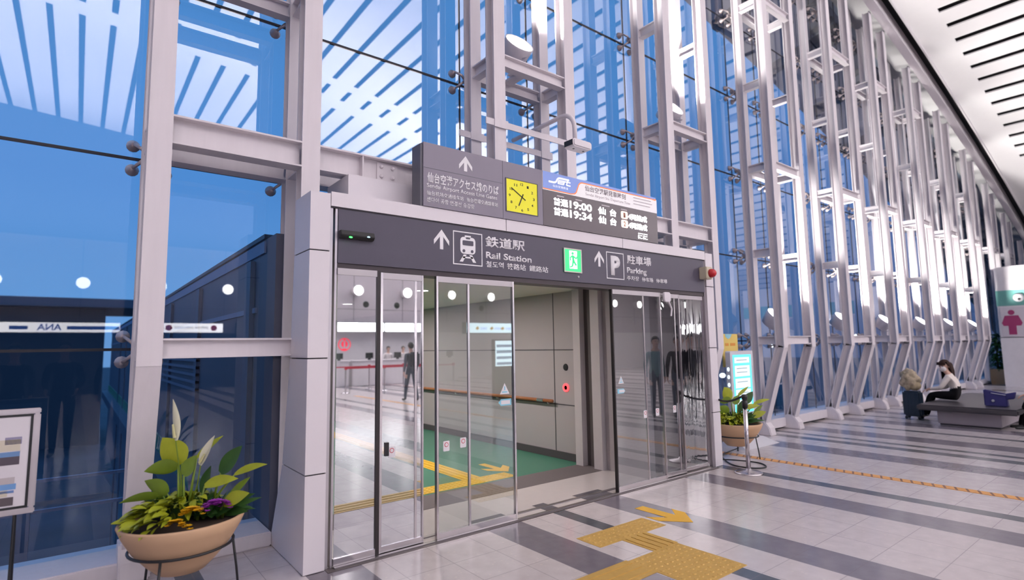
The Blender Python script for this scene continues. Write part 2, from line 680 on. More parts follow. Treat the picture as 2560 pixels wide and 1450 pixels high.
FIRST = []
for k, (xa, xb) in enumerate(TOW):
    for side, x in (('left', xa), ('right', xb)):
        for i, z in enumerate(ZJ[:6]):
            if (k > 9) or z > zg(x)-0.5 or (z > 5.5 and k < 1) or (z > 7 and k < 3):
                continue
            if z < 2 and (k == 1 or (k == 0 and side == 'right') or (k == 2 and side == 'left')):
                continue
            lb = '%s spider fitting on %s post of %s' % (LEV[i], side, NAMES[k])
            if not FIRST:
                FIRST.append(spider(x, z, lb))
            else:
                q = copy_tree(FIRST[0])
                q.location = (x, YG, z)
                q['label'] = lb

# ---------------------------------------------------------------- uplights
def uplight(x, y, z, tilt, label, power, k):
    t = thing('uplight', label, 'lamp', (x, y, z), 'uplights inside the lattice columns')
    M = Matrix.Rotation(-0.14, 4, 'Y') @ Matrix.Rotation(tilt, 4, 'X')
    top = Vector((x, y, z+0.36))
    m = MB()
    m.lathe([(0.12, -0.22), (0.16, -0.21), (0.18, 0.0), (0.185, 0.02), (0.172, 0.021), (0.168, -0.02)], top, 28, M)
    m.build('housing', CLAD, t, smooth=True)
    m = MB()
    m.lathe([(0.0001, 0.02), (0.10, 0.017), (0.171, 0.010)], top, 28, M)
    m.build('lens', LAMPE, t)
    m = MB()
    m.tube([(x, y, z-0.02), (x, y, z+0.10)], 0.02, 8)
    for s in (-1, 1):
        q = M @ Vector((0, s*0.165, -0.08))
        m.tube([(x, y, z+0.09), (x, y+s*0.15, z+0.13), top+q], 0.012, 6)
    m.box(x-0.1, x+0.1, y-0.1, y+0.1, z-0.02, z+0.0)
    m.build('bracket', STEEL, t)
    L = bpy.data.lights.new('uplight_beam', 'SPOT')
    L.energy = power
    L.spot_size = math.radians(80)
    L.spot_blend = 0.5
    L.shadow_soft_size = 0.12
    L.color = (1, 0.97, 0.93)
    o = bpy.data.objects.new('uplight_beam', L)
    COL.objects.link(o)
    d = M.to_3x3() @ Vector((0, 0, 1))
    o.location = top+d*0.04-Vector((x, y, z))
    o.rotation_euler = Vector((0.50, -0.22, 0.85)).to_track_quat('-Z', 'Y').to_euler()
    o.parent = t


for k, (xa, xb) in enumerate(TOW):
    if k == 0 or k > 8:
        continue
    z = 4.79 if k in (1, 2) else 1.70
    x = (xa+xb)/2-(0.02 if k < 3 else 0.22)
    uplight(x, 0.66, z, 0.95 if k in (1, 2) else 0.75, 'white drum uplight burning inside the '+NAMES[k], 1300, k)
    m = MB()
    m.bar((x, YF+0.06, z-0.035), (x, YB+0.1, z-0.035), 0.12, 0.03)
    m.build('lamp_bracket_bar', STEEL, [o for o in COL.objects if o.name.startswith('lattice_column') and abs(o.location.x-(xa+xb)/2) < 0.01][0])

# ---------------------------------------------------------------- ceiling, roof edge, eave
CEILM = mat('white_ceiling_panel', (0.70, 0.675, 0.68), 0.6, var=0.02)
sl = []
x = -12.0
while x < 33:
    p = 0.78 if x < 10 else 0.655
    sl.append((x, p))
    x += p
m = MB()
sw = 0.17
YD = -24


def quad(m, x0, x1, y0, y1, t=0.03):
    m.hexa([(x0, y0, zc(x0)), (x1, y0, zc(x1)), (x1, y1, zc(x1)), (x0, y1, zc(x0)),
            (x0, y0, zc(x0)+t), (x1, y0, zc(x1)+t), (x1, y1, zc(x1)+t), (x0, y1, zc(x0)+t)])


for x, p in sl:
    quad(m, x, x+p-sw, YD, -0.06)
    quad(m, x+p-sw, x+p, -0.72, -0.06)
    quad(m, x+p-sw, x+p, -12.35, -11.85)
    quad(m, x+p-sw, x+p, -14.0, -13.2)
quad(m, -16, -12, YD, -0.06)
for a in range(33, 46, 2):
    quad(m, a, a+2, YD, -0.06)
struct(m.build('ceiling', CEILM))
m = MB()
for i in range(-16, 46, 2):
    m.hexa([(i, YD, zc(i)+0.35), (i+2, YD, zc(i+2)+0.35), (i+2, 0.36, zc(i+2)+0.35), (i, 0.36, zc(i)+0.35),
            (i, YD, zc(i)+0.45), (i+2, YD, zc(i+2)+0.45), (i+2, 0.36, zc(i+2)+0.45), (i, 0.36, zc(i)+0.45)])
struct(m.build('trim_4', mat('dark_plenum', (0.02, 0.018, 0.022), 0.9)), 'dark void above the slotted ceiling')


def strip(y0, y1, a, b, mtl, nm, xs=range(-16, 46, 1)):
    m = MB()
    for i in xs:
        m.hexa([(i, y0, zc(i)+a), (i+1, y0, zc(i+1)+a), (i+1, y1, zc(i+1)+a), (i, y1, zc(i)+a),
                (i, y0, zc(i)+b), (i+1, y0, zc(i+1)+b), (i+1, y1, zc(i+1)+b), (i, y1, zc(i)+b)])
    return struct(m.build(nm, mtl))


strip(-0.10, -0.06, -0.06, 0.06, CEILM, 'trim_5')             # lip of the ceiling
strip(0.16, 0.34, -0.10, 0.22, STEEL, 'trim_6')               # edge chord on the columns
m = MB()
for i in range(-16, 46):                                      # soffit between chord and glass
    m.hexa([(i, 0.34, zc(i)+0.30), (i+1, 0.34, zc(i+1)+0.30), (i+1, 1.4, zg(i+1)-0.02), (i, 1.4, zg(i)-0.02),
            (i, 0.34, zc(i)+0.36), (i+1, 0.34, zc(i+1)+0.36), (i+1, 1.4, zg(i+1)+0.06), (i, 1.4, zg(i)+0.06)])
struct(m.build('trim_7', CEILM))
EAVE = mat('eave_soffit', (0.32, 0.28, 0.34), 0.7)
EAVED = mat('eave_rib', (0.07, 0.065, 0.085), 0.6)
m = MB()
for i in range(-16, 46):
    m.hexa([(i, 1.3, zg(i)-0.12), (i+1, 1.3, zg(i+1)-0.12), (i+1, 3.5, zc(i+1)+0.12), (i, 3.5, zc(i)+0.12),
            (i, 1.3, zg(i)+0.1), (i+1, 1.3, zg(i+1)+0.1), (i+1, 3.5, zc(i+1)+0.3), (i, 3.5, zc(i)+0.3)])
ev = struct(m.build('trim_8', EAVE), 'roof overhang outside the glass')
m = MB()
for i in range(-12, 44):
    xx = i*0.8
    m.bar((xx, 1.35, zg(xx)-0.20), (xx, 1.9, zg(xx)-0.36), 0.10, 0.12)
for i in range(-4, 16):
    xx = i*2.6
    m.bar((xx, 1.35, zg(xx)-0.25), (xx, 3.45, zc(xx)+0.05), 0.26, 0.24)
m.build('rib', EAVED, ev)

# ---------------------------------------------------------------- doorway
dw = thing('station_doorway', 'white clad doorway portal with charcoal band leading to the station', 'doorway', (4.0, 0.1, 0))
for name, x0, x1, lead in (('left_pier', 1.331, 1.484, 1.331), ('right_pier', 6.55, 6.715, 6.715)):
    zs = [0.0, 0.69, 1.53, 2.345, 2.80]
    prof = [(0.0, 0.86), (0.69, 0.56), (1.53, 0.42), (2.345, 0.37), (2.80, 0.36)]
    m = MB()
    for (za, da), (zb, db) in zip(prof, prof[1:]):
        m.hexa([(x0, 0, za+0.005), (x1, 0, za+0.005), (x1, da, za+0.005), (x0, da, za+0.005),
                (x0, 0, zb-0.005), (x1, 0, zb-0.005), (x1, db, zb-0.005), (x0, db, zb-0.005)])
    o = m.build(name, CLAD, dw)
    m = MB()
    for (za, da), (zb, db) in zip(prof, prof[1:]):
        m.hexa([(x0+0.01, 0.01, za), (x1-0.01, 0.01, za), (x1-0.01, da-0.01, za), (x0+0.01, da-0.01, za),
                (x0+0.01, 0.01, zb-0.002), (x1-0.01, 0.01, zb-0.002), (x1-0.01, db-0.01, zb-0.002), (x0+0.01, db-0.01, zb-0.002)])
    m.build('pier_core', DARKJ, o)
m = MB()
for a, b in ((1.490, 3.19), (3.198, 4.883), (4.89, 6.545)):
    m.box(a, b, 0.0, 0.36, 2.70, 2.813)
m.build('top_band', CLAD, dw)
MB().box(1.49, 6.545, 0.012, 0.34, 2.688, 2.70).build('shadow_gap', DARKJ, dw)
MB().box(1.49, 6.55, -0.06, 0.03, 0.0, 0.003).build('threshold', mat('threshold_dark', (0.10, 0.08, 0.08), 0.4, 0.3), dw)
m = MB().box(1.486, 1.512, 0.02, 0.08, 0.0, 2.69).box(1.53, 1.548, 0.02, 0.08, 0.0, 2.69).box(6.52, 6.548, 0.02, 0.08, 0, 2.69)
m.build('jamb_frame', mat('brushed_jamb', (0.5, 0.47, 0.5), 0.35, 0.7), dw)
m = MB().box(1.55, 6.52, 0.03, 0.20, 2.215, 2.262)
m.build('door_track', mat('dark_track', (0.06, 0.05, 0.055), 0.4, 0.6), dw)
m = MB().box(1.55, 6.52, -0.03, 0.0, 0.0, 0.012).box(1.55, 6.52, 0.12, 0.16, 0, 0.01)
m.build('floor_track', mat('floor_rail_steel', (0.35, 0.33, 0.34), 0.3, 0.9), dw)
m = MB().box(1.74, 2.4, 0.30, 0.80, 2.815, 3.075)
m.build('cable_cabinet', CLAD, dw)
m = MB().box(2.4, 3.33, 0.30, 0.36, 2.815, 3.075)
m.build('backing_cabinet', CLAD, dw)

# charcoal header sign
hs = thing('header_sign', 'long charcoal header sign over the doors reading Rail Station and Parking', 'sign', (4.0, 0.02, 2.27))
MB().box(1.552, 6.52, 0.014, 0.13, 2.262, 2.690).build('panel', PANEL, hs)
Y0 = 0.014


def arrow_up(xc, z0, z1, w, y, mtl, parent, stroke):
    m = MB()
    s = stroke
    m.prism([(xc-s/2, z0), (xc+s/2, z0), (xc+s/2, z1-s*1.2), (xc-s/2, z1-s*1.2)], 'y', y-0.003, y)
    hgt = w*0.62
    q = s*1.25
    m.prism([(xc, z1), (xc+w/2, z1-hgt), (xc+w/2, z1-hgt-q), (xc, z1-q), (xc-w/2, z1-hgt-q), (xc-w/2, z1-hgt)], 'y', y-0.0035, y)
    return m.build('arrow', mtl, parent)


arrow_up(2.48, 2.455, 2.632, 0.155, Y0, WHITE, hs, 0.034)
arrow_up(4.497, 2.455, 2.630, 0.150, Y0, WHITE, hs, 0.034)


def frame_box(x0, x1, z0, z1, w, y, mtl, parent, name='frame'):
    m = MB()
    m.box(x0, x1, y-0.003, y, z0, z0+w).box(x0, x1, y-0.003, y, z1-w, z1)
    m.box(x0, x0+w, y-0.003, y, z0+w, z1-w).box(x1-w, x1, y-0.003, y, z0+w, z1-w)
    return m.build(name, mtl, parent)


frame_box(2.598, 2.918, 2.333, 2.640, 0.010, Y0, WHITE, hs, 'pictogram_frame')
frame_box(4.613, 4.908, 2.331, 2.637, 0.010, Y0, WHITE, hs, 'pictogram_frame')
# train pictogram
xc = 2.758
m = MB()
m.prism(rrect(xc-0.082, xc+0.082, 2.437, 2.592, 0.035), 'y', Y0-0.003, Y0)
m.prism(rrect(xc-0.034, xc+0.034, 2.588, 2.608, 0.006), 'y', Y0-0.003, Y0)
m.prism([(xc-0.045, 2.43), (xc-0.015, 2.43), (xc-0.055, 2.363), (xc-0.09, 2.363)], 'y', Y0-0.003, Y0)
m.prism([(xc+0.045, 2.43), (xc+0.015, 2.43), (xc+0.055, 2.363), (xc+0.09, 2.363)], 'y', Y0-0.003, Y0)
m.box(xc-0.055, xc+0.055, Y0-0.003, Y0, 2.398, 2.412)
tr = m.build('train_pictogram', WHITE, hs)
m = MB()
m.prism(rrect(xc-0.058, xc+0.058, 2.516, 2.56, 0.008), 'y', Y0-0.006, Y0-0.003)
m.prism(disc(xc-0.045, 2.464, 0.014), 'y', Y0-0.006, Y0-0.003)
m.prism(disc(xc+0.045, 2.464, 0.014), 'y', Y0-0.006, Y0-0.003)
m.prism(rrect(xc-0.022, xc+0.022, 2.575, 2.586, 0.004), 'y', Y0-0.006, Y0-0.003)
m.build('window_marks', PANEL, tr)
text('鉄道駅', (2.954, 3.432, 2.524, 2.630), Y0, WHITE, hs, bold=0.02)
text('Rail', (2.958, 3.125, 2.416, 2.480), Y0, WHITE, hs, bold=0.025)
text('Station', (3.165, 3.516, 2.416, 2.480), Y0, WHITE, hs, bold=0.025)
text('철도역', (2.957, 3.165, 2.333, 2.392), Y0, WHITE, hs, bold=0.012)
text('铁路站', (3.205, 3.44, 2.331, 2.392), Y0, WHITE, hs, bold=0.012)
text('鐵路站', (3.485, 3.735, 2.331, 2.392), Y0, WHITE, hs, bold=0.012)
text('P', (4.685, 4.845, 2.372, 2.598), Y0, WHITE, hs, bold=0.055)
text('駐車場', (4.967, 5.41, 2.522, 2.632), Y0, WHITE, hs, bold=0.02)
text('Parking', (4.960, 5.318, 2.398, 2.485), Y0, WHITE, hs, bold=0.025)
text('주차장', (4.955, 5.17, 2.332, 2.386), Y0, WHITE, hs, bold=0.012)
text('停车场', (5.225, 5.435, 2.332, 2.386), Y0, WHITE, hs, bold=0.012)
text('停車場', (5.495, 5.712, 2.332, 2.386), Y0, WHITE, hs, bold=0.012)

# exit sign
ex = thing('exit_sign', 'lit green and white emergency exit sign on the charcoal header', 'sign', (4.08, 0.01, 2.36))
frame_box(3.952, 4.212, 2.358, 2.614, 0.012, Y0-0.012, mat('cream_plastic', (0.72, 0.68, 0.6), 0.5), ex)
GRN = mat('exit_green', (0.02, 0.35, 0.13), 0.5, emit=(0.05, 0.62, 0.22), estr=1.0)
EXW = mat('exit_white', (0.8, 1, 0.85), 0.5, emit=(0.85, 1, 0.88), estr=4)
MB().box(3.962, 4.202, Y0-0.013, Y0, 2.368, 2.604).build('light_face', GRN, ex)
m = MB()
m.box(4.03, 4.14, Y0-0.015, Y0-0.013, 2.40, 2.59)
d = m.build('door_mark', EXW, ex)
m = MB()
yq = Y0-0.018
m.prism(disc(4.075, 2.562, 0.016), 'y', yq, yq+0.003)
for p in ([(4.062, 2.545), (4.09, 2.54), (4.10, 2.48), (4.07, 2.478)],
          [(4.07, 2.485), (4.10, 2.485), (4.135, 2.44), (4.115, 2.43)],
          [(4.07, 2.485), (4.095, 2.48), (4.075, 2.42), (4.03, 2.405), (4.03, 2.42), (4.058, 2.43)],
          [(4.085, 2.54), (4.125, 2.52), (4.14, 2.54), (4.15, 2.53), (4.127, 2.50), (4.088, 2.52)],
          [(4.065, 2.54), (4.03, 2.52), (4.035, 2.48), (4.048, 2.482), (4.046, 2.512), (4.07, 2.52)]):
    m.prism(p, 'y', yq, yq+0.003)
m.build('running_figure', GRN, d)
MB().ball((4.165, 0.01, 2.318), 0.012).build('test_button', CLAD, ex)

# door sensor and alarm
se = thing('door_sensor', 'black door sensor with green light on left end of the header', 'sensor', (1.69, 0, 2.46))
MB().prism([(0.014, 2.515), (-0.03, 2.515), (-0.045, 2.475), (-0.02, 2.452), (0.014, 2.452)], 'x', 1.556, 1.832).build('housing', BLACK, se, bevel=0.004)
MB().ball((1.634, -0.036, 2.462), 0.009, 8, (1.6, 0.6, 0.7)).build('green_light', mat('green_led', (0, 1, 0), 0.3, emit=(0.05, 1, 0.1), estr=5), se)
MB().ball((1.778, -0.041, 2.478), 0.009, 8, (1.6, 0.6, 0.7)).build('blue_light', mat('pale_led', (0.5, 0.8, 1), 0.3, emit=(0.4, 0.8, 1), estr=1.5), se)
al = thing('alarm_lamp', 'red alarm dome on a cream box at right end of the header', 'alarm', (6.48, 0, 2.43))
MB().box(6.41, 6.55, -0.10, 0.014, 2.43, 2.59).build('box', mat('cream_box', (0.62, 0.56, 0.42), 0.5), al, bevel=0.008)
MB().lathe([(0.058, 0), (0.058, 0.02), (0.05, 0.05), (0.028, 0.072), (0.001, 0.078)], (6.50, -0.10, 2.505), 18, Matrix.Rotation(PI/2, 4, 'X')).build('red_dome', mat('red_dome', (0.55, 0.02, 0.03), 0.15), al, smooth=True)

# ---------------------------------------------------------------- grey direction sign, clock, departure board
ds = thing('direction_sign', 'grey direction sign to the access line gates above the doorway', 'sign', (2.7, 0.05, 2.82))
MB().box(2.286, 3.148, -0.012, 0.10, 2.816, 3.386).build('panel', GREYS, ds)
MB().box(2.262, 2.286, 0.0, 0.15, 2.816, 3.37).build('side_panel', GREYD, ds)
MB().box(2.286, 3.148, -0.0135, -0.012, 3.158, 3.161).build('seam', GREYD, ds)
YS = -0.012
arrow_up(2.722, 3.198, 3.342, 0.145, YS, WHITE, ds, 0.034)
text('仙台空港アクセス線のりば', (2.322, 3.098, 3.028, 3.122), YS, WHITE, ds, bold=0.022)
text('Sendai Airport Access Line Gates', (2.318, 3.078, 2.972, 3.022), YS, WHITE, ds, bold=0.01)
text('仙台机场交通线车站', (2.318, 2.70, 2.916, 2.958), YS, WHITE, ds, bold=0.008)
text('仙台機場交通線車站', (2.73, 3.086, 2.916, 2.958), YS, WHITE, ds, bold=0.008)
text('센다이 공항 연결선 승강장', (2.318, 2.815, 2.856, 2.90), YS, WHITE, ds, bold=0.008)

ck = thing('wall_clock', 'square yellow clock in the grey panel between sign and departure board', 'clock', (3.38, 0, 2.82))
MB().box(3.152, 3.66, -0.012, 0.10, 2.816, 3.386).build('panel', GREYS, ck)
m = MB()
m.box(3.182, 3.592, -0.02, -0.012, 2.892, 2.898).box(3.182, 3.592, -0.02, -0.012, 3.220, 3.226)
m.box(3.182, 3.19, -0.02, -0.012, 2.898, 3.22).box(3.584, 3.592, -0.02, -0.012, 2.898, 3.22)
m.build('bezel', GREYD, ck)
fc = MB().box(3.19, 3.584, -0.0145, -0.012, 2.898, 3.22).build('dial', mat('yellow_dial', (0.72, 0.68, 0.02), 0.5, emit=(0.75, 0.70, 0.02), estr=0.25), ck)
INK = mat('dark_ink', (0.03, 0.03, 0.02), 0.6)
cx, cz = 3.385, 3.058
for n in range(1, 13):
    a = PI/2-n*PI/6
    px, pz = cx+0.145*math.cos(a)*1.06, cz+0.13*math.sin(a)
    w = 0.018 if n > 9 else 0.011
    text(str(n), (px-w, px+w, pz-0.013, pz+0.013), -0.0145, INK, fc, 'numeral', bold=0.015, depth=0.001)


def hand(ang, ln, tail, w, nm):
    d = Vector((math.sin(ang), 0, math.cos(ang)))
    c = Vector((cx, -0.0175, cz))
    MB().bar(c-d*tail, c+d*ln, w, 0.002, (0, 1, 0)).build(nm, INK, ck)


hand(math.radians(50*6), 0.155, 0.05, 0.010, 'minute_hand')
hand(math.radians((6+50/60)*30), 0.10, 0.035, 0.012, 'hour_hand')

db = thing('departure_board', 'train departure board with white lit rows and blue logo header', 'display board', (4.6, 0, 2.82))
MB().box(3.664, 5.532, -0.012, 0.12, 2.816, 3.19).build('screen_panel', mat('led_screen_dark', (0.10, 0.078, 0.092), 0.3, var=0.03), db)
HW = mat('header_white', (0.85, 0.82, 0.83), 0.5, emit=(0.9, 0.87, 0.88), estr=0.25)
HB = mat('header_blue', (0.20, 0.29, 0.62), 0.5, emit=(0.28, 0.38, 0.8), estr=0.25)
HO = mat('header_orange', (0.85, 0.22, 0.06), 0.5, emit=(0.9, 0.3, 0.1), estr=0.3)
hd = MB().prism([(3.664, 3.19), (5.532, 3.19), (5.532, 3.352), (5.51, 3.372), (5.45, 3.384), (3.664, 3.384)], 'y', -0.014, 0.12).build('header', HW, db)
blue = [(3.664, 3.207), (4.06, 3.207), (4.11, 3.216), (4.135, 3.235), (4.175, 3.325), (4.2, 3.348), (4.23, 3.358), (5.42, 3.362), (5.49, 3.360), (5.52, 3.384), (3.664, 3.384)]
orange = [(3.664, 3.197), (4.07, 3.197), (4.125, 3.207), (4.15, 3.23), (4.188, 3.318), (4.21, 3.338), (4.235, 3.347), (5.43, 3.352), (5.51, 3.345), (5.524, 3.36), (5.50, 3.373), (3.664, 3.384)]
MB().prism(orange, 'y', -0.0155, -0.014).build('orange_line', HO, hd)
MB().prism(blue, 'y', -0.017, -0.0155).build('blue_field', HB, hd)
LW = mat('header_logo_white', (0.95, 0.95, 1), 0.5, emit=(1, 1, 1), estr=0.3)
m = MB()


def stroke(m, pts, w, y):
    for (a, b), (c, d_) in zip(pts, pts[1:]):
        m.bar((a, y, b), (c, y, d_), w, 0.003, (0, 1, 0))


yl = -0.0185
stroke(m, [(3.742, 3.284), (3.82, 3.284), (3.848, 3.296), (3.868, 3.33), (3.89, 3.343), (4.035, 3.343)], 0.020, yl)
stroke(m, [(3.885, 3.318), (4.055, 3.318)], 0.013, yl)
stroke(m, [(3.885, 3.318), (3.872, 3.283), (3.955, 3.283), (3.968, 3.318)], 0.013, yl)
stroke(m, [(3.88, 3.301), (3.96, 3.301)], 0.011, yl)
stroke(m, [(4.02, 3.343), (3.995, 3.283), (4.055, 3.283)], 0.014, yl)
m.build('logo', LW, hd)
text('仙台空港鉄道', (3.80, 4.02, 3.236, 3.262), -0.017, LW, hd, depth=0.001)
HG = mat('header_grey_text', (0.30, 0.27, 0.29), 0.6)
text('仙台空港駅発車時刻', (4.278, 4.952, 3.272, 3.338), -0.014, HG, hd, bold=0.01, depth=0.002)
text('Sendai Airport Sta. Departure Time', (4.285, 5.03, 3.214, 3.254), -0.014, mat('header_pale_text', (0.5, 0.47, 0.49), 0.6), hd, depth=0.002)
m = MB()
for i, (a, b) in enumerate(((5.092, 5.42), (5.092, 5.44), (5.092, 5.4))):
    m.box(a, b, -0.016, -0.014, 3.318-i*0.037, 3.328-i*0.037)
m.build('small_print', mat('header_pale_text', (0.5, 0.47, 0.49), 0.6), hd)
LED = mat('white_led', (1, 1, 1), 0.4, emit=(1, 0.99, 1), estr=5)
LEDO = mat('orange_led', (1, 0.6, 0.45), 0.4, emit=(1, 0.72, 0.60), estr=1.3)
yd = -0.012
for i, (z1, z0, tm, pl) in enumerate(((3.128, 3.046, '19:00', '1'), (3.026, 2.942, '19:34', '2'))):
    text('普通', (3.808, 4.018, z0, z1), yd, LED, db, 'led_row', bold=0.02, depth=0.002)
    text(tm, (4.042, 4.378, z0, z1), yd, LED, db, 'led_row', bold=0.02, depth=0.002)
    text('仙', (4.48, 4.602, z0, z1), yd, LED, db, 'led_row', bold=0.02, depth=0.002)
    text('台', (4.672, 4.78, z0, z1), yd, LED, db, 'led_row', bold=0.02, depth=0.002)
    MB().prism(rrect(4.862, 4.978, z0-0.003, z1+0.003, 0.02), 'y', yd-0.002, yd).build('platform_box', LEDO, db)
    text(pl, (4.902, 4.938, z0+0.012, z1-0.012), yd-0.002, mat('led_dark', (0.4, 0.2, 0.15), 0.5), db, 'platform_number', bold=0.03, depth=0.001)
    text('4両編成', (4.985, 5.332, z0, z1-0.006), yd, LED, db, 'led_row', bold=0.02, depth=0.002)
text('にに', (5.155, 5.33, 2.838, 2.885), yd, LED, db, 'led_row', bold=0.03, depth=0.002)
text('ーー', (5.16, 5.33, 2.897, 2.906), yd, LED, db, 'led_row', bold=0.03, depth=0.002)
SM = mat('board_caption', (0.55, 0.5, 0.52), 0.5)
m = MB()
for a, b in ((3.86, 3.96), (4.13, 4.23), (4.54, 4.67), (4.865, 4.97)):
    m.box(a, b, yd-0.001, yd, 3.145, 3.158)
m.build('captions', SM, db)

# people counter on a hooked pipe
pc = thing('people_counter', 'white sensor camera hanging from a hooked pipe above the board', 'sensor', (3.94, 0.36, 3.95))
for y, a, b in ((YF-0.008, 3.235, 4.42), (YB-0.012, 3.2, 4.41)):
    MB().box(a, b, y-0.006, y+0.006, 3.915, 3.985).build('clamp_bar', STEEL, pc)
for x in (3.43, 4.48):
    for y in (YF, YB):
        MB().box(x-0.09, x+0.09, y-0.025, y-0.01, 3.905, 3.995).build('post_strap', STEEL, pc)
pts = [(3.94, YB-0.02, 4.02), (3.94, -0.03, 4.02)]
for k in range(1, 7):
    a = k*PI/12
    pts.append((3.94, -0.03-0.19*math.sin(a), 4.02-0.19*(1-math.cos(a))))
pts.append((3.94, -0.22, 3.68))
MB().tube(pts, 0.024, 12).build('pipe', STEEL, pc, smooth=True)
MB().prism(rrect(3.83, 4.10, 3.60, 3.685, 0.03), 'y', -0.31, -0.16).build('sensor_body', CLAD, pc, bevel=0.012)
MB().box(3.826, 3.831, -0.295, -0.175, 3.615, 3.67).build('dark_end', BLACK, pc)
m = MB().lathe([(0.012, 0), (0.012, -0.004)], (3.90, -0.235, 3.602), 10).lathe([(0.012, 0), (0.012, -0.004)], (4.04, -0.235, 3.602), 10)
m.build('lens', BLACK, pc)

# ---------------------------------------------------------------- sliding door leaves
DKST = mat('dark_stile', (0.035, 0.03, 0.032), 0.35, 0.4)


def leaf(label, x0, x1, y, gm, mids=(), st=(0.018, 0.018), sm=(None, None), shoe=0.055, head=0.05, zt=2.21):
    t = thing('sliding_door', label, 'door', ((x0+x1)/2, y, 0), 'glass leaves of the station doorway')
    MB().box(x0+0.004, x1-0.004, y-0.005, y+0.005, 0.03, zt-0.02).build('glass_pane', gm, t)
    if st[0]:
        MB().box(x0, x0+st[0], y-0.018, y+0.018, 0.008, zt).build('stile', sm[0] or CHROME, t)
    if st[1]:
        MB().box(x1-st[1], x1, y-0.018, y+0.018, 0.008, zt).build('stile', sm[1] or CHROME, t)
    MB().box(x0+st[0], x1-st[1], y-0.016, y+0.016, 0.008, 0.008+shoe).build('bottom_rail', CHROME, t)
    MB().box(x0+st[0], x1-st[1], y-0.016, y+0.016, zt-head, zt).build('top_rail', mat('door_head_rail', (0.5, 0.47, 0.49), 0.4, 0.3), t)
    for a in mids:
        MB().box(a-0.010, a+0.010, y-0.010, y+0.010, 0.06, zt-head).build('glazing_bar', CHROME, t)
    return t


STW = mat('sticker_white', (0.8, 0.77, 0.8), 0.5)
STR = mat('sticker_red', (0.55, 0.12, 0.14), 0.5)
STC = mat('sticker_cyan', (0.25, 0.6, 0.75), 0.5)


def sticker(t, x, z, y, w=0.062, h=0.085):
    o = MB().prism(rrect(x-w/2, x+w/2, z-h/2, z+h/2, 0.008), 'y', y-0.0065, y-0.005).build('hand_sticker', STW, t)
    m = MB()
    m.prism([p for p in disc(x, z+0.012, 0.02, 16)], 'y', y-0.0075, y-0.0065)
    q = m.build('red_ring', STR, o)
    MB().prism(disc(x, z+0.012, 0.014, 16), 'y', y-0.0085, y-0.0075).build('ring_centre', STW, o)


def warning(t, x, z, y, left=True, s=1.0):
    o = MB().prism([(x-0.055*s, z-0.045*s), (x+0.055*s, z-0.045*s), (x, z+0.055*s)], 'y', y-0.0065, y-0.005).build('warning_triangle', STW, t)
    m = MB().box(x-0.006, x+0.006, y-0.0075, y-0.0065, z-0.01*s, z+0.025*s).box(x-0.03*s, x+0.03*s, y-0.0075, y-0.0065, z-0.032*s, z-0.02*s)
    m.build('mark', STC, o)
    zz = z-0.12
    d = 1 if left else -1
    pts = [(x-d*0.075*s, zz), (x-d*0.045*s, zz+0.03*s), (x+d*0.075*s, zz+0.03*s), (x+d*0.075*s, zz-0.03*s), (x-d*0.045*s, zz-0.03*s)]
    o = MB().prism(pts, 'y', y-0.0065, y-0.005).build('arrow_sticker', STC, t)
    MB().box(x-0.045*s, x+0.06*s, y-0.0075, y-0.0065, zz-0.018*s, zz+0.018*s).build('arrow_face', STW, o)


a = leaf('fixed mirror-like glass leaf at far left of the doorway', 1.55, 1.905, 0.02, FILM, st=(0, 0.03), sm=(None, DKST), zt=2.22)
b = leaf('narrow mirror-like glass leaf, second from the left of the doorway', 1.91, 2.30, 0.03, FILM, mids=(2.232,), st=(0.02, 0.012))
sticker(b, 2.02, 0.77, 0.03)
MB().box(1.958, 1.99, 0.012, 0.03, 0.745, 0.85).build('lock_box', BLACK, b)
c = leaf('open clear glass leaf with warning triangle left of the gap', 2.41, 3.262, 0.0, GLASSD, mids=(2.745,))
sticker(c, 2.51, 0.76, 0.0)
sticker(c, 2.68, 0.77, 0.0)
warning(c, 3.142, 1.20, 0.0)
e = leaf('open glass leaf with warning triangle right of the gap', 4.645, 5.52, 0.0, FILMR, mids=(5.2,), sm=(DKST, None))
warning(e, 4.768, 1.20, 0.0, False, 0.85)
sticker(e, 5.17, 0.795, 0.0)
sticker(e, 5.39, 0.80, 0.0)
g = leaf('narrow glass leaf, second from the right of the doorway', 5.53, 5.955, 0.04, FILMR, mids=(5.86,))
sticker(g, 5.78, 0.80, 0.04)
h = leaf('fixed rippled mirror-like leaf at far right of the doorway', 5.96, 6.515, 0.06, FILMX)
ml = thing('door_lock_motor', 'small white motor unit at top of right door leaves', 'device', (5.62, -0.02, 2.1))
MB().prism(rrect(5.56, 5.69, 2.10, 2.22, 0.03), 'y', -0.05, -0.018).build('cover', CLAD, ml, bevel=0.006)
MB().tube([(5.66, -0.03, 2.11), (5.72, -0.03, 2.02), (5.70, -0.03, 1.93)], 0.012, 8).build('hook', CLAD, ml)

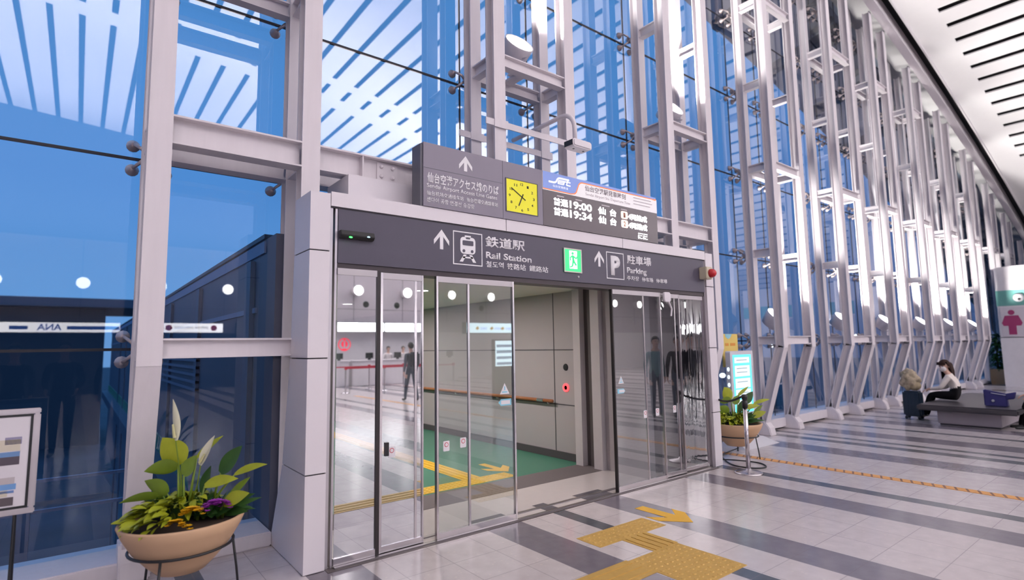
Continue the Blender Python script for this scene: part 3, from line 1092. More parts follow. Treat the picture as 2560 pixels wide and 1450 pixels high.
# ---------------------------------------------------------------- station corridor behind the doors
GW = mat('corridor_wall_panel', (0.42, 0.38, 0.39), 0.5, var=0.02)
GRF = mat('green_corridor_floor', (0.055, 0.20, 0.13), 0.4, var=0.08, scale=30)
MATF = mat('entrance_mat', (0.15, 0.125, 0.125), 0.8, var=0.12, scale=40)
VEST = mat('vestibule_tile', (0.60, 0.54, 0.52), 0.3, var=0.06, scale=10)
struct(MB().box(1.3, 6.75, 1.2, 30, -0.3, -0.002).build('floor.001', GRF), 'green floor of the station corridor')
fv = struct(MB().box(1.49, 6.55, 0.02, 0.84, 0, 0.002).build('floor.002', VEST), 'pale stone floor between the door sets')
struct(MB().box(1.49, 6.55, 0.84, 1.30, 0, 0.004).build('floor.003', MATF), 'brown grey mat strip inside the doors')
TD = mat('dark_floor_tile', (0.10, 0.09, 0.105), 0.35, var=0.15, scale=20)
for x0, x1 in ((2.89, 3.27), (3.66, 3.81), (4.22, 4.61)):
    MB().box(x0, x1, 0.03, 0.25, 0.002, 0.0035).build('dark_tile', TD, fv)
struct(MB().box(5.47, 5.55, 1.3, 30, 0, 2.62).build('wall_right', GW), 'grey panelled right wall of the corridor')
struct(MB().box(5.4, 5.5, 0.14, 0.82, 0, 2.62).build('wall_vestibule', GW))
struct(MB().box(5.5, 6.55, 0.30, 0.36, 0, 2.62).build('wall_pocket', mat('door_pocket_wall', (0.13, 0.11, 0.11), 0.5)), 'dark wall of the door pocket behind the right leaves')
struct(MB().box(1.33, 1.47, 0.90, 30, -3.0, 2.62).build('wall_left', mat('link_outer_wall', (0.10, 0.105, 0.15), 0.5)), 'left wall of the link corridor')
struct(MB().box(1.3, 5.6, 14.0, 14.1, 0, 2.62).build('wall_end', mat('corridor_end', (0.30, 0.29, 0.28), 0.6)))
struct(MB().box(1.49, 5.6, 0.2, 30, 2.36, 2.46).build('ceiling.001', mat('corridor_ceiling', (0.86, 0.77, 0.74), 0.7)), 'low ceiling of the corridor')
struct(MB().box(5.445, 5.47, 1.31, 30, 0, 0.10).build('baseboard_right', mat('dark_skirting', (0.075, 0.065, 0.07), 0.5)))
m = MB()
for z in (0.756, 1.53):
    m.box(5.466, 5.47, 1.31, 12, z-0.006, z+0.006)
m.box(5.466, 5.47, 1.845, 1.857, 0.1, 2.36)
struct(m.build('trim_9', DARKJ), 'panel joints of the corridor wall')
m = MB().box(5.33, 5.47, 1.18, 1.31, 0, 2.36).box(5.33, 5.47, 0.83, 0.98, 0, 2.36)
struct(m.build('door_2', mat('inner_jamb', (0.58, 0.53, 0.54), 0.45)), 'pale jambs of the inner doorway')
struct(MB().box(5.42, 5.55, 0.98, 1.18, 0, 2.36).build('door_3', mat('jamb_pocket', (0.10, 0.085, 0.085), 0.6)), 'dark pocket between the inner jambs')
hr = thing('handrail', 'brown wooden handrail on the corridor wall', 'handrail', (5.4, 1.9, 0.8))
MB().tube([(5.40, 1.83, 0.80), (5.40, 7.5, 0.80)], 0.024, 12).build('rail', mat('handrail_wood', (0.42, 0.16, 0.06), 0.4, var=0.2, scale=12), hr, smooth=True)
for y in (1.95, 3.2, 4.45, 5.7, 7.0):
    MB().tube([(5.40, y, 0.79), (5.42, y, 0.755), (5.47, y, 0.75)], 0.008, 6).build('bracket', CHROME, hr)
MB().tube([(5.40, 2.02, 0.80), (5.40, 2.16, 0.80)], 0.026, 12).build('braille_plate', CHROME, hr)
rb = thing('call_button', 'red glowing ring button on the corridor wall panel', 'button', (5.46, 1.61, 1.0))
m = MB()
M_ = Matrix.Rotation(-PI/2, 4, 'Y')
m.lathe([(0.032, 0), (0.032, 0.012), (0.058, 0.012), (0.058, 0)], (5.468, 1.612, 0.998), 24, M_)
m.build('red_ring', mat('red_ring_light', (0.9, 0.05, 0.06), 0.4, emit=(1, 0.06, 0.07), estr=2.2), rb)
MB().lathe([(0.0001, 0.008), (0.032, 0.008)], (5.468, 1.612, 0.998), 20, M_).build('centre', BLACK, rb)
rs = MB().lathe([(0.0001, 0.01), (0.045, 0.008), (0.05, 0)], (5.468, 1.612, 1.284), 20, M_).build('wall_speaker', BLACK)
tag(rs, 'dark round speaker above the red ring button', 'speaker')
for y in (2.4, 5.0, 7.6, 10.2, 12.8):
    t = thing('downlight', 'round ceiling downlight number %s into the corridor' % ['one', 'two', 'three', 'four', 'five'][int((y-2.4)/2.6+0.5)], 'lamp', (3.6, y, 2.35), 'corridor downlights')
    MB().lathe([(0.11, 0), (0.11, -0.008), (0.085, -0.008), (0.085, 0)], (3.6, y, 2.36), 20).build('trim_ring', CLAD, t)
    MB().lathe([(0.0001, -0.004), (0.085, -0.004)], (3.6, y, 2.36), 20).build('lens', mat('corridor_lens', (1, 1, 1), 0.4, emit=(1, 0.95, 0.85), estr=4), t)
    area('downlight_beam', (3.6, y, 2.34), (0.17, 0.17), 46, (0, 0, -1), (1, 0.89, 0.87), 'DISK').parent = None
t = thing('vending_cabinet', 'grey green cabinet deep inside the corridor', 'cabinet', (4.9, 8, 0))
MB().box(4.55, 5.3, 7.8, 8.5, 0, 1.75).build('body', mat('cabinet_green', (0.13, 0.17, 0.15), 0.5), t, bevel=0.01)
MB().box(4.6, 5.25, 7.79, 7.8, 0.7, 1.6).build('front_panel', mat('cabinet_front', (0.2, 0.25, 0.22), 0.4), t)

# tactile paving and arrows (inside and out)
def tactile(name, label, rects, z, mtl, studs, bars):
    t = thing(name, label, 'tactile paving', (rects[0][0], rects[0][2], 0))
    m = MB()
    for x0, x1, y0, y1 in rects:
        m.box(x0, x1, y0, y1, z, z+0.003)
    m.build('base_sheet', mtl, t)
    m = MB()
    for x0, x1, y0, y1 in studs:
        nx, ny = max(1, round((x1-x0)/0.06)), max(1, round((y1-y0)/0.06))
        for i in range(nx):
            for j in range(ny):
                m.lathe([(0.017, 0), (0.012, 0.005)], (x0+(i+0.5)*(x1-x0)/nx, y0+(j+0.5)*(y1-y0)/ny, z+0.003), 8)
    for x0, x1, y0, y1, ax in bars:
        if ax == 'y':
            n = max(1, round((x1-x0)/0.075))
            for i in range(n):
                c = x0+(i+0.5)*(x1-x0)/n
                m.box(c-0.013, c+0.013, y0, y1, z+0.003, z+0.008)
        else:
            n = max(1, round((y1-y0)/0.075))
            for i in range(n):
                c = y0+(i+0.5)*(y1-y0)/n
                m.box(x0, x1, c-0.013, c+0.013, z+0.003, z+0.008)
    o = m.build('raised_pattern', mtl, t)
    o['kind'] = 'stuff'
    return t


tactile('tactile_paving', 'ochre tactile paving blocks on the tiles in front of the doors',
        [(3.33, 4.17, -0.98, -0.71), (3.585, 3.89, -1.30, -0.98), (3.28, 3.87, -1.90, -1.30), (-6, 3.28, -1.56, -1.28)], 0,
        YEL, [(3.34, 4.16, -0.97, -0.72), (3.29, 3.86, -1.89, -1.31)], [(3.59, 3.885, -1.30, -0.99, 'y'), (-6, 3.27, -1.55, -1.29, 'x')])
tactile('tactile_paving', 'yellow tactile paving T on the green corridor floor',
        [(3.0, 4.35, 1.36, 1.62), (3.72, 3.98, 1.62, 9.0)], -0.002, mat('bright_yellow_tactile', (0.72, 0.44, 0.03), 0.5), [(3.0, 4.35, 1.37, 1.61)], [(3.73, 3.97, 1.62, 9, 'y')])
tactile('tactile_paving', 'orange tactile line crossing the floor past the steel barrier post',
        [(7.405, 7.545, -14, 0.9)], 0, mat('orange_line', (0.70, 0.34, 0.10), 0.5), [], [])
m = MB()
for i in range(150):
    y = -14+i*0.1
    m.hexa([(7.41, y, 0.003), (7.54, y+0.05, 0.003), (7.54, y+0.072, 0.003), (7.41, y+0.022, 0.003), (7.41, y, 0.0042), (7.54, y+0.05, 0.0042), (7.54, y+0.072, 0.0042), (7.41, y+0.022, 0.0042)])
o = m.build('dark_dash', mat('brown_dash', (0.22, 0.11, 0.07), 0.6), [q for q in COL.objects if q.name == 'tactile_paving.002'][0])
o['kind'] = 'stuff'


def floor_arrow(label, pts, z):
    o = MB().prism(pts, 'z', z, z+0.002).build('floor_arrow', YARROW, origin=(pts[0][0], pts[0][1], z))
    tag(o, label, 'floor marking')


floor_arrow('yellow arrow tape on the dark tile band outside the doors',
            [(4.355, -0.48), (4.475, -0.48), (4.475, -0.86), (4.61, -0.72), (4.61, -0.87), (4.415, -1.09), (4.22, -0.87), (4.22, -0.72), (4.355, -0.86)], 0.0005)
floor_arrow('yellow arrow tape on the green corridor floor',
            [(4.37, 2.22), (4.47, 2.22), (4.47, 1.85), (4.60, 1.98), (4.60, 1.83), (4.42, 1.62), (4.24, 1.83), (4.24, 1.98), (4.37, 1.85)], -0.0015)

# ---------------------------------------------------------------- bowl planters
SOIL = mat('potting_soil', (0.06, 0.038, 0.028), 0.9, bump=0.5, scale=40)
TERRA = mat('sand_coloured_clay', (0.60, 0.39, 0.235), 0.6, var=0.05)
LEAFY = mat('lime_leaf', (0.36, 0.40, 0.02), 0.45, var=0.25, scale=14)
LEAFG = mat('mid_green_leaf', (0.18, 0.27, 0.025), 0.4, var=0.3, scale=10)
LEAFD = mat('dark_green_leaf', (0.045, 0.12, 0.025), 0.4, var=0.3, scale=10)
PETW = mat('white_spathe', (0.72, 0.70, 0.52), 0.45)


def leaf_blade(m, base, tip, width, droop=0.0, n=7, fold=0.12, twist=0.0):
    base, tip = Vector(base), Vector(tip)
    d = tip-base
    side = d.cross(Vector((0, 0, 1)))
    if side.length < 1e-4:
        side = Vector((1, 0, 0))
    side.normalize()
    side = Matrix.Rotation(twist, 3, d.normalized()) @ side
    nrm = side.cross(d).normalized()
    rows = []
    for i in range(n+1):
        t = i/n
        w = width*math.sin(PI*min(1, t*0.93+0.07))**0.8*(1-t*0.35) if i < n else 0.001
        p = base+d*t+Vector((0, 0, -droop*t*t))
        rows.append([m.b.verts.new(p-side*w/2+nrm*w*fold), m.b.verts.new(p), m.b.verts.new(p+side*w/2+nrm*w*fold)])
    for a, b in zip(rows, rows[1:]):
        m.b.faces.new((a[0], a[1], b[1], b[0]))
        m.b.faces.new((a[1], a[2], b[2], b[1]))
    # thickness: a second skin just below
    rows2 = [[m.b.verts.new(v.co-nrm*0.0016) for v in rr] for rr in rows]
    for a, b in zip(rows2, rows2[1:]):
        m.b.faces.new((a[1], a[0], b[0], b[1]))
        m.b.faces.new((a[2], a[1], b[1], b[2]))


def planter(cx, cy, zr, R, label, seed, mirror=1, stand_first=0.4, tall=1.0):
    rnd = random.Random(seed)
    t = thing('bowl_planter', label, 'planter', (cx, cy, 0), 'clay bowl planters on wire stands')
    zb = zr-R*0.86
    prof = [(0.10*R/0.36, zb), (0.14, zb), (0.20, zb+0.06), (0.275, zb+0.15), (0.335, zr-0.06), (R, zr), (R-0.008, zr+0.012), (R-0.03, zr), (R-0.04, zr-0.05), (0.05, zr-0.055)]
    prof = [(q*R/0.36 if i not in (5, 6, 7, 8) else q, z) for i, (q, z) in enumerate(prof)]
    MB().lathe(prof, (cx, cy, 0), 48).build('bowl', TERRA, t, smooth=True)
    m = MB().lathe([(0.0001, zr-0.022), (0.2*R/0.36, zr-0.025), (R-0.028, zr-0.035)], (cx, cy, 0), 40)
    m.build('soil', SOIL, t)
    # stand: ring and three legs
    zring = zr-0.165
    rr = 0.285*R/0.36+0.008
    m = MB()
    ring = [(cx+rr*math.cos(2*PI*k/40), cy+rr*math.sin(2*PI*k/40), zring) for k in range(41)]
    m.tube(ring, 0.009, 8, caps=False)
    st = m.build('stand_ring', BLACK, t, smooth=True)
    for k in range(3):
        a = stand_first+2*PI*k/3
        p = [(cx+rr*math.cos(a), cy+rr*math.sin(a), zring), (cx+(rr+0.03)*math.cos(a), cy+(rr+0.03)*math.sin(a), zring*0.4), (cx+(rr+0.045)*math.cos(a), cy+(rr+0.045)*math.sin(a), 0.006)]
        MB().tube(p, 0.008, 8).build('stand_leg', BLACK, t, smooth=True)
    # foliage
    V = Vector((cx, cy, zr))
    vx = Vector((0.786, -0.618, 0))*mirror      # towards the right as seen from the hall
    vy = Vector((0.618, 0.786, 0))

    def P(a, b, c):
        return V+vx*a+vy*b+Vector((0, 0, c))
    k_ = R/0.365
    m = MB()
    for k in range(330):                                   # low lime foliage, thick on the left and front
        a = rnd.uniform(0, 2*PI)
        q = 0.33*math.sqrt(rnd.uniform(0.02, 1))
        bx, by = q*math.cos(a), q*math.sin(a)
        if bx > 0.03 and by < 0.10 and not (bx < 0.10 and by > -0.12):
            continue
        ln = rnd.uniform(0.06, 0.11)
        h0 = 0.10*(1-(q/0.36)**2)+rnd.uniform(-0.02, 0.05)
        b0 = P(bx*0.9*k_, by*0.9*k_, h0)
        tp = b0+(vx*math.cos(a)+vy*math.sin(a))*ln*0.8-vy*ln*0.3+Vector((0, 0, rnd.uniform(-0.02, 0.06)))
        leaf_blade(m, b0, tp, rnd.uniform(0.04, 0.07), 0.03, 6, 0.12, rnd.uniform(-0.6, 0.6))
    m.build('low_foliage', LEAFY, t, smooth=True)['kind'] = 'stuff'
    m = MB()
    for k in range(130):                                    # darker leaves behind
        a = rnd.uniform(0.1, PI-0.1)
        bx = rnd.uniform(-0.24, 0.26)
        by = rnd.uniform(0.0, 0.2)
        ln = rnd.uniform(0.12, 0.22)
        b0 = P(bx*0.8*k_, by*k_, 0.0)
        tp = b0+vx*(math.cos(a)*ln+bx*0.3)+vy*rnd.uniform(-0.12, 0.08)+Vector((0, 0, 0.05+math.sin(a)*ln*0.75))
        leaf_blade(m, b0, tp, rnd.uniform(0.045, 0.085), 0.05, 6, 0.12, rnd.uniform(0.4, 1.5))
    m.build('dark_foliage', LEAFD, t, smooth=True)['kind'] = 'stuff'
    # peace-lily leaves: stem foot, blade foot, blade tip (right, depth, up), width, droop, twist, material
    spec = [((-0.02, 0.0), (-0.04, 0.02, 0.34), (-0.15, -0.02, 0.52), 0.20, 0.0, 1.45, LEAFY), ((-0.03, 0.0), (-0.05, 0.0, 0.33), (-0.24, -0.05, 0.33), 0.13, 0.02, 1.2, LEAFG),
            ((0.0, 0.0), (-0.01, 0.0, 0.27), (0.07, 0.0, 0.40), 0.12, 0.0, 1.3, LEAFG), ((0.02, 0.0), (0.06, 0.02, 0.38), (0.23, 0.02, 0.55), 0.055, 0.03, 1.2, LEAFY),
            ((0.10, 0.05), (0.30, 0.05, 0.26), (0.53, 0.02, 0.38), 0.065, 0.05, 1.0, LEAFY), ((0.08, 0.02), (0.13, 0.0, 0.20), (0.36, -0.02, 0.30), 0.09, 0.05, 1.1, LEAFY),
            ((0.12, 0.10), (0.18, 0.1, 0.26), (0.32, 0.1, 0.44), 0.14, 0.0, 1.2, LEAFD), ((-0.06, 0.0), (-0.14, 0.0, 0.14), (-0.40, -0.04, 0.17), 0.08, 0.06, 1.1, LEAFG),
            ((-0.05, 0.0), (-0.10, -0.02, 0.16), (-0.24, -0.04, 0.28), 0.13, 0.03, 1.3, LEAFG), ((0.20, 0.05), (0.26, 0.0, 0.08), (0.44, -0.03, 0.20), 0.11, 0.04, 1.2, LEAFY),
            ((0.22, 0.06), (0.28, 0.03, 0.12), (0.42, 0.02, 0.27), 0.06, 0.02, 1.2, LEAFG), ((0.05, 0.05), (0.08, 0.06, 0.14), (0.14, 0.05, 0.32), 0.10, 0.0, 1.3, LEAFD)]
    for (fx, fy), p_, q_, w, dr, tw, mt_ in spec:
        p0, p1, tp = P(fx*k_, fy, -0.02), P(p_[0]*k_, p_[1], p_[2]*tall), P(q_[0]*k_, q_[1], q_[2]*tall)
        m = MB()
        leaf_blade(m, p1, tp, w, dr, 9, 0.10, tw)
        lf = m.build('leaf', mt_, t, smooth=True)
        m = MB()
        m.tube([p0, (p0*0.45+p1*0.55)+Vector((0, 0, 0.02)), p1], [0.011, 0.008, 0.005], 6)
        m.build('stem', LEAFG, lf, smooth=True)
    for (sx_, sz_, ex_, ez_, w) in ((-0.055, 0.50, -0.085, 0.77, 0.07), (0.115, 0.34, 0.20, 0.53, 0.07)):
        if tall < 1:
            continue
        m = MB()
        leaf_blade(m, P(sx_, -0.03, sz_), P(ex_, -0.03, ez_), w, 0, 9, 0.30, 1.35)
        q = m.build('white_bloom', PETW, t, smooth=True)
        m = MB()
        m.tube([P(0.0, 0.03, 0.0), P(sx_*0.7, 0.0, sz_*0.6), P(sx_, -0.03, sz_)], 0.004, 6)
        m.build('bloom_stem', LEAFG, q)
        m = MB()
        m.tube([P(sx_, -0.045, sz_+0.02), P(sx_*0.6+ex_*0.4, -0.05, sz_*0.6+ez_*0.4)], [0.010, 0.006], 8)
        m.build('spadix', mat('pale_spadix', (0.6, 0.58, 0.3), 0.6), q)
    return t, P


def flower_clump(t, P, cx_, cy_, cz_, rad, m_, nm, n, size, rnd):
    m = MB()
    for k in range(n):
        a = rnd.uniform(0, 2*PI)
        q = rad*math.sqrt(rnd.random())
        z = cz_+math.sqrt(max(0, rad*rad-q*q))*0.75
        c = P(cx_+q*math.cos(a), cy_+q*math.sin(a)*0.8, z)
        for j in range(5):
            b = a+j*2*PI/5
            leaf_blade(m, c, c+Vector((math.cos(b)*size, math.sin(b)*size, size*0.35)), size*0.8, 0, 3)
    m.build(nm, m_, t, smooth=True)['kind'] = 'stuff'


rnd = random.Random(9)
p1, P1 = planter(0.60, 0.14, 0.515, 0.365, 'large clay bowl planter with yellow and purple flowers in the left foreground', 3, 1, 2.1)
flower_clump(p1, P1, 0.245, -0.06, 0.06, 0.085, mat('purple_petal', (0.45, 0.06, 0.52), 0.5, var=0.2), 'purple_flowers', 60, 0.020, rnd)
flower_clump(p1, P1, 0.145, -0.16, 0.06, 0.065, mat('golden_petal', (0.88, 0.50, 0.012), 0.5, var=0.2), 'golden_flowers', 40, 0.020, rnd)
flower_clump(p1, P1, 0.09, -0.24, 0.02, 0.045, MATS['golden_petal'], 'golden_flowers', 26, 0.020, rnd)
flower_clump(p1, P1, 0.17, -0.24, 0.0, 0.03, MATS['golden_petal'], 'golden_flowers', 8, 0.018, rnd)
planter(7.42, 0.20, 0.455, 0.355, 'clay bowl planter with green leaves behind the steel barrier post', 11, 1, 0.5, 0.98)

# ---------------------------------------------------------------- poster stand at the left edge
ps = thing('poster_stand', 'silver framed poster stand leaning at the left edge before the window', 'poster stand', (-0.45, 0.6, 0))
PF = mat('silver_frame', (0.55, 0.50, 0.52), 0.35, 0.6)


def tilt(m, y0, z0, ang):
    R_ = Matrix.Translation((0, y0, z0)) @ Matrix.Rotation(ang, 4, 'X') @ Matrix.Translation((0, -y0, -z0))
    bmesh.ops.transform(m.b, matrix=R_, verts=m.b.verts)
    return m


TA = -0.10
m = MB().box(-0.80, -0.165, 0.58, 0.605, 0.60, 0.635).box(-0.80, -0.165, 0.58, 0.605, 1.215, 1.25).box(-0.80, -0.765, 0.58, 0.605, 0.635, 1.215).box(-0.20, -0.165, 0.58, 0.605, 0.635, 1.215)
tilt(m, 0.6, 0.60, TA).build('frame', PF, ps, bevel=0.006)
m = MB().box(-0.765, -0.20, 0.586, 0.592, 1.200, 1.215).box(-0.765, -0.20, 0.586, 0.592, 0.635, 0.650).box(-0.214, -0.20, 0.586, 0.592, 0.65, 1.20).box(-0.765, -0.751, 0.586, 0.592, 0.65, 1.20)
tilt(m, 0.6, 0.60, TA).build('inner_liner', BLACK, ps)
sh = tilt(MB().box(-0.765, -0.20, 0.59, 0.60, 0.635, 1.215), 0.6, 0.60, TA).build('sheet', mat('poster_paper', (0.72, 0.68, 0.71), 0.4), ps)
for i, (x0, x1, z0, z1, c) in enumerate(((-0.70, -0.255, 0.99, 1.06, (0.62, 0.56, 0.45)), (-0.70, -0.255, 0.955, 0.985, (0.14, 0.26, 0.48)), (-0.70, -0.255, 0.905, 0.955, (0.09, 0.07, 0.09)),
                                         (-0.33, -0.25, 1.03, 1.075, (0.28, 0.26, 0.38)), (-0.70, -0.27, 0.79, 0.83, (0.5, 0.45, 0.46)), (-0.42, -0.262, 0.755, 0.79, (0.16, 0.33, 0.62)),
                                         (-0.70, -0.30, 0.715, 0.755, (0.6, 0.55, 0.44)), (-0.38, -0.27, 0.735, 0.75, (0.15, 0.25, 0.5)), (-0.70, -0.27, 0.66, 0.71, (0.10, 0.08, 0.09)))):
    tilt(MB().box(x0, x1, 0.588, 0.59, z0, z1), 0.6, 0.60, TA).build('picture_block', mat('poster_ink_%d' % i, c, 0.4), sh)
for x in (-0.72, -0.26):
    MB().tube([(x, 0.63, 0.75), (x, 0.76, 0.01)], 0.009, 8).build('rear_leg', BLACK, ps)
    MB().tube([(x, 0.61, 0.66), (x, 0.52, 0.01)], 0.007, 8).build('front_leg', BLACK, ps)

# ---------------------------------------------------------------- kiosk, yellow placard, barrier post, cable
ks = thing('digital_kiosk', 'slim digital kiosk with cyan screen behind the bowl planter', 'kiosk', (8.35, 0.55, 0))
KW = mat('kiosk_shell', (0.66, 0.64, 0.68), 0.35)
MB().prism(rrect(7.98, 8.66, 0.25, 1.46, 0.03), 'y', 0.56, 0.64).build('body', KW, ks)
CY = mat('screen_cyan', (0.05, 0.3, 0.4), 0.3, emit=(0.12, 0.78, 0.92), estr=1.1)
CW = mat('screen_white', (0.3, 0.3, 0.3), 0.3, emit=(0.80, 0.96, 1), estr=0.85)
sc_ = MB().box(8.05, 8.59, 0.556, 0.56, 0.50, 1.40).build('screen', CY, ks)
for z0, z1 in ((1.27, 1.36), (1.06, 1.23), (0.88, 1.03), (0.74, 0.86), (0.55, 0.70)):
    MB().box(8.09, 8.53, 0.553, 0.556, z0, z1).build('screen_card', CW, sc_)
KG = mat('screen_grey', (0.4, 0.5, 0.55), 0.4)
for z in (1.31, 1.12, 1.18, 0.97, 0.80):
    MB().box(8.14, 8.45, 0.551, 0.553, z, z+0.012).build('text_bar', KG, sc_)
MB().prism([(8.02, 0.25), (8.62, 0.25), (8.80, 0.04), (7.88, 0.04)], 'y', 0.58, 0.64).build('neck', KW, ks)
MB().hexa([(7.85, 0.30, 0.0), (8.85, 0.30, 0.0), (8.85, 0.74, 0.0), (7.85, 0.74, 0.0), (7.95, 0.50, 0.10), (8.72, 0.50, 0.10), (8.72, 0.72, 0.10), (7.95, 0.72, 0.10)]).build('base', KW, ks)
for z in (1.18, 1.06, 0.94):
    MB().ball((7.978, 0.60, z), 0.018, 8, (0.4, 1, 1.6)).build('side_light', mat('side_led', (0.6, 0.9, 1), 0.3, emit=(0.6, 0.9, 1), estr=4), ks)
yp = thing('yellow_placard', 'yellow and pale blue placard on a stand behind the kiosk', 'placard', (8.4, 0.84, 0))
o = MB().box(8.22, 8.68, 0.82, 0.835, 1.20, 1.735).build('board', mat('placard_yellow', (0.80, 0.60, 0.16), 0.5), yp)
MB().prism([(8.30, 1.733), (8.32, 1.685), (8.39, 1.65), (8.46, 1.675), (8.51, 1.733)], 'y', 0.817, 0.82).build('blue_patch', mat('placard_blue', (0.3, 0.62, 0.72), 0.5), o)
for x0, x1 in ((8.30, 8.40), (8.45, 8.60)):
    MB().box(x0, x1, 0.818, 0.82, 1.54, 1.585).build('orange_lettering', mat('placard_orange', (0.72, 0.30, 0.05), 0.5), o)
MB().tube([(8.45, 0.845, 0.02), (8.45, 0.845, 1.25)], 0.012, 8).build('pole', CHROME, yp)
MB().box(8.28, 8.62, 0.78, 0.90, 0, 0.02).build('foot', CHROME, yp)

bp_ = thing('barrier_post', 'single chrome barrier post with black belt head beside the doorway', 'barrier post', (6.545, -0.447, 0))
MB().lathe([(0.165, 0), (0.165, 0.012), (0.15, 0.02), (0.04, 0.035), (0.028, 0.06)], (6.545, -0.447, 0), 36).build('base', CHROME, bp_, smooth=True)
MB().tube([(6.545, -0.447, 0.03), (6.545, -0.447, 0.80)], 0.026, 18).build('pole', CHROME, bp_, smooth=True)
MB().lathe([(0.034, 0.79), (0.034, 0.87), (0.026, 0.875), (0.026, 0.885), (0.034, 0.89), (0.034, 0.945), (0.02, 0.952)], (6.545, -0.447, 0), 18).build('belt_head', BLACK, bp_, smooth=True)
m = MB()
pts = [(6.545+0.035+0.0*i, -0.447+0.02, 0.92) for i in range(1)]
for z0, z1, sag in ((0.925, 0.86, 0.05),):
    prev = None
    for i in range(11):
        t = i/10
        p = Vector((6.535+t*0.185, -0.42+t*0.50, z0+(z1-z0)*t-sag*math.sin(PI*t)))
        if prev is not None:
            m.bar(prev, p, 0.004, 0.026)
        prev = p
m.build('belt', BLACK, bp_)
pts = [(7.92, 0.45, 0.02), (7.3, 0.35, 0.012), (6.98, 0.12, 0.01), (6.78, -0.12, 0.01), (6.80, -0.36, 0.01), (6.98, -0.44, 0.01), (7.15, -0.25, 0.01), (7.0, 0.05, 0.024), (6.88, 0.30, 0.01), (6.85, 0.55, 0.01)]


def smooth_path(p, n=8):
    p = [Vector(q) for q in p]
    o = []
    for i in range(len(p)-1):
        a, b, c, d_ = p[max(i-1, 0)], p[i], p[i+1], p[min(i+2, len(p)-1)]
        for k in range(n):
            t = k/n
            o.append(0.5*((2*b)+(c-a)*t+(2*a-5*b+4*c-d_)*t*t+(-a+3*b-3*c+d_)*t**3))
    o.append(p[-1])
    return o


o = MB().tube(smooth_path(pts), 0.009, 8).build('power_cable', BLACK, smooth=True, origin=(7.0, 0.1, 0))
tag(o, 'black power cable looping on the floor round the barrier post', 'cable')

# ---------------------------------------------------------------- bench, luggage
bn = thing('bench', 'low grey padded bench where the woman sits', 'bench', (14.2, -1.2, 0))
MB().box(12.77, 15.7, -1.68, -0.76, 0.03, 0.27).build('base', mat('bench_base', (0.38, 0.34, 0.375), 0.4), bn, bevel=0.01)
MB().box(12.80, 15.67, -1.65, -0.79, 0.0, 0.03).build('plinth', DARKJ, bn)
MB().box(12.55, 15.95, -1.95, -0.50, 0.27, 0.375).build('cushion', mat('grey_vinyl', (0.055, 0.05, 0.057), 0.35), bn, bevel=0.025)
su = thing('suitcase', 'dark navy suitcase standing on the floor beside the bench', 'suitcase', (13.55, -0.2, 0))
NAVY = mat('navy_shell', (0.006, 0.02, 0.042), 0.4)
MB().box(13.42, 13.66, -0.37, -0.07, 0.06, 0.56).build('shell', NAVY, su, bevel=0.03)
m = MB()
for z in range(5):
    m.box(13.415, 13.42, -0.34+z*0.058, -0.325+z*0.058, 0.10, 0.52)
m.build('rib', NAVY, su)
for x in (13.46, 13.62):
    for y in (-0.33, -0.11):
        MB().ball((x, y, 0.03), 0.03, 10, (0.6, 1, 1)).build('wheel', BLACK, su)
MB().tube([(13.54, -0.30, 0.55), (13.54, -0.30, 0.62), (13.54, -0.14, 0.62), (13.54, -0.14, 0.55)], 0.01, 8).build('handle', CHROME, su)
bk = thing('drawstring_bag', 'cream and olive patterned bag heaped on the navy suitcase', 'bag', (13.52, -0.2, 0.57))
rnd = random.Random(2)
m = MB()
m.ball((13.52, -0.20, 0.78), 0.18, 20, (0.75, 0.95, 1.15))
for v in m.b.verts:
    n = math.sin(v.co.y*31)*math.sin(v.co.z*27+v.co.x*19)
    v.co += (v.co-Vector((13.52, -0.20, 0.78)))*0.20*n
o = m.build('bag_body', mat('cream_fabric', (0.42, 0.35, 0.25), 0.8, var=1.0, scale=16), bk, smooth=True)
m = MB()
m.ball((13.52, -0.27, 0.66), 0.11, 14, (0.8, 1.1, 0.9))
m.build('bag_pocket', mat('olive_fabric', (0.38, 0.31, 0.2), 0.8, var=0.5, scale=15), bk, smooth=True)
MB().tube(smooth_path([(13.44, -0.12, 0.92), (13.40, -0.18, 0.80), (13.43, -0.26, 0.68)]), 0.012, 8).build('strap', mat('strap_olive', (0.2, 0.19, 0.09), 0.8), bk)
su.location.x -= 0.17
bk.location.x -= 0.17
bk.location.z += 0.008
tb = thing('tote_bag', 'royal blue tote bag on the right end of the bench', 'bag', (13.1, -1.55, 0.375))
BLUE = mat('royal_blue_fabric', (0.018, 0.016, 0.125), 0.6, var=0.15)
MB().hexa([(13.0, -1.74, 0.376), (13.18, -1.74, 0.376), (13.18, -1.42, 0.376), (13.0, -1.42, 0.376), (13.05, -1.73, 0.60), (13.13, -1.73, 0.60), (13.13, -1.41, 0.67), (13.05, -1.41, 0.67)]).build('bag_body', BLUE, tb, bevel=0.015)
MB().hexa([(13.04, -1.83, 0.52), (13.12, -1.83, 0.52), (13.12, -1.72, 0.50), (13.04, -1.72, 0.50), (13.06, -1.86, 0.645), (13.11, -1.86, 0.645), (13.11, -1.70, 0.60), (13.06, -1.70, 0.60)]).build('flap', BLUE, tb, bevel=0.01)
MB().lathe([(0.0001, 0.008), (0.02, 0.007), (0.023, 0)], (13.01, -1.545, 0.475), 16, Matrix.Rotation(-PI/2, 4, 'Y')).build('round_badge', mat('badge_silver', (0.6, 0.6, 0.65), 0.3, 0.5), tb)
MB().tube(smooth_path([(13.04, -1.72, 0.58), (13.035, -1.62, 0.595), (13.04, -1.52, 0.61)]), 0.006, 6).build('zip', mat('zip_white', (0.6, 0.6, 0.7), 0.4), tb)


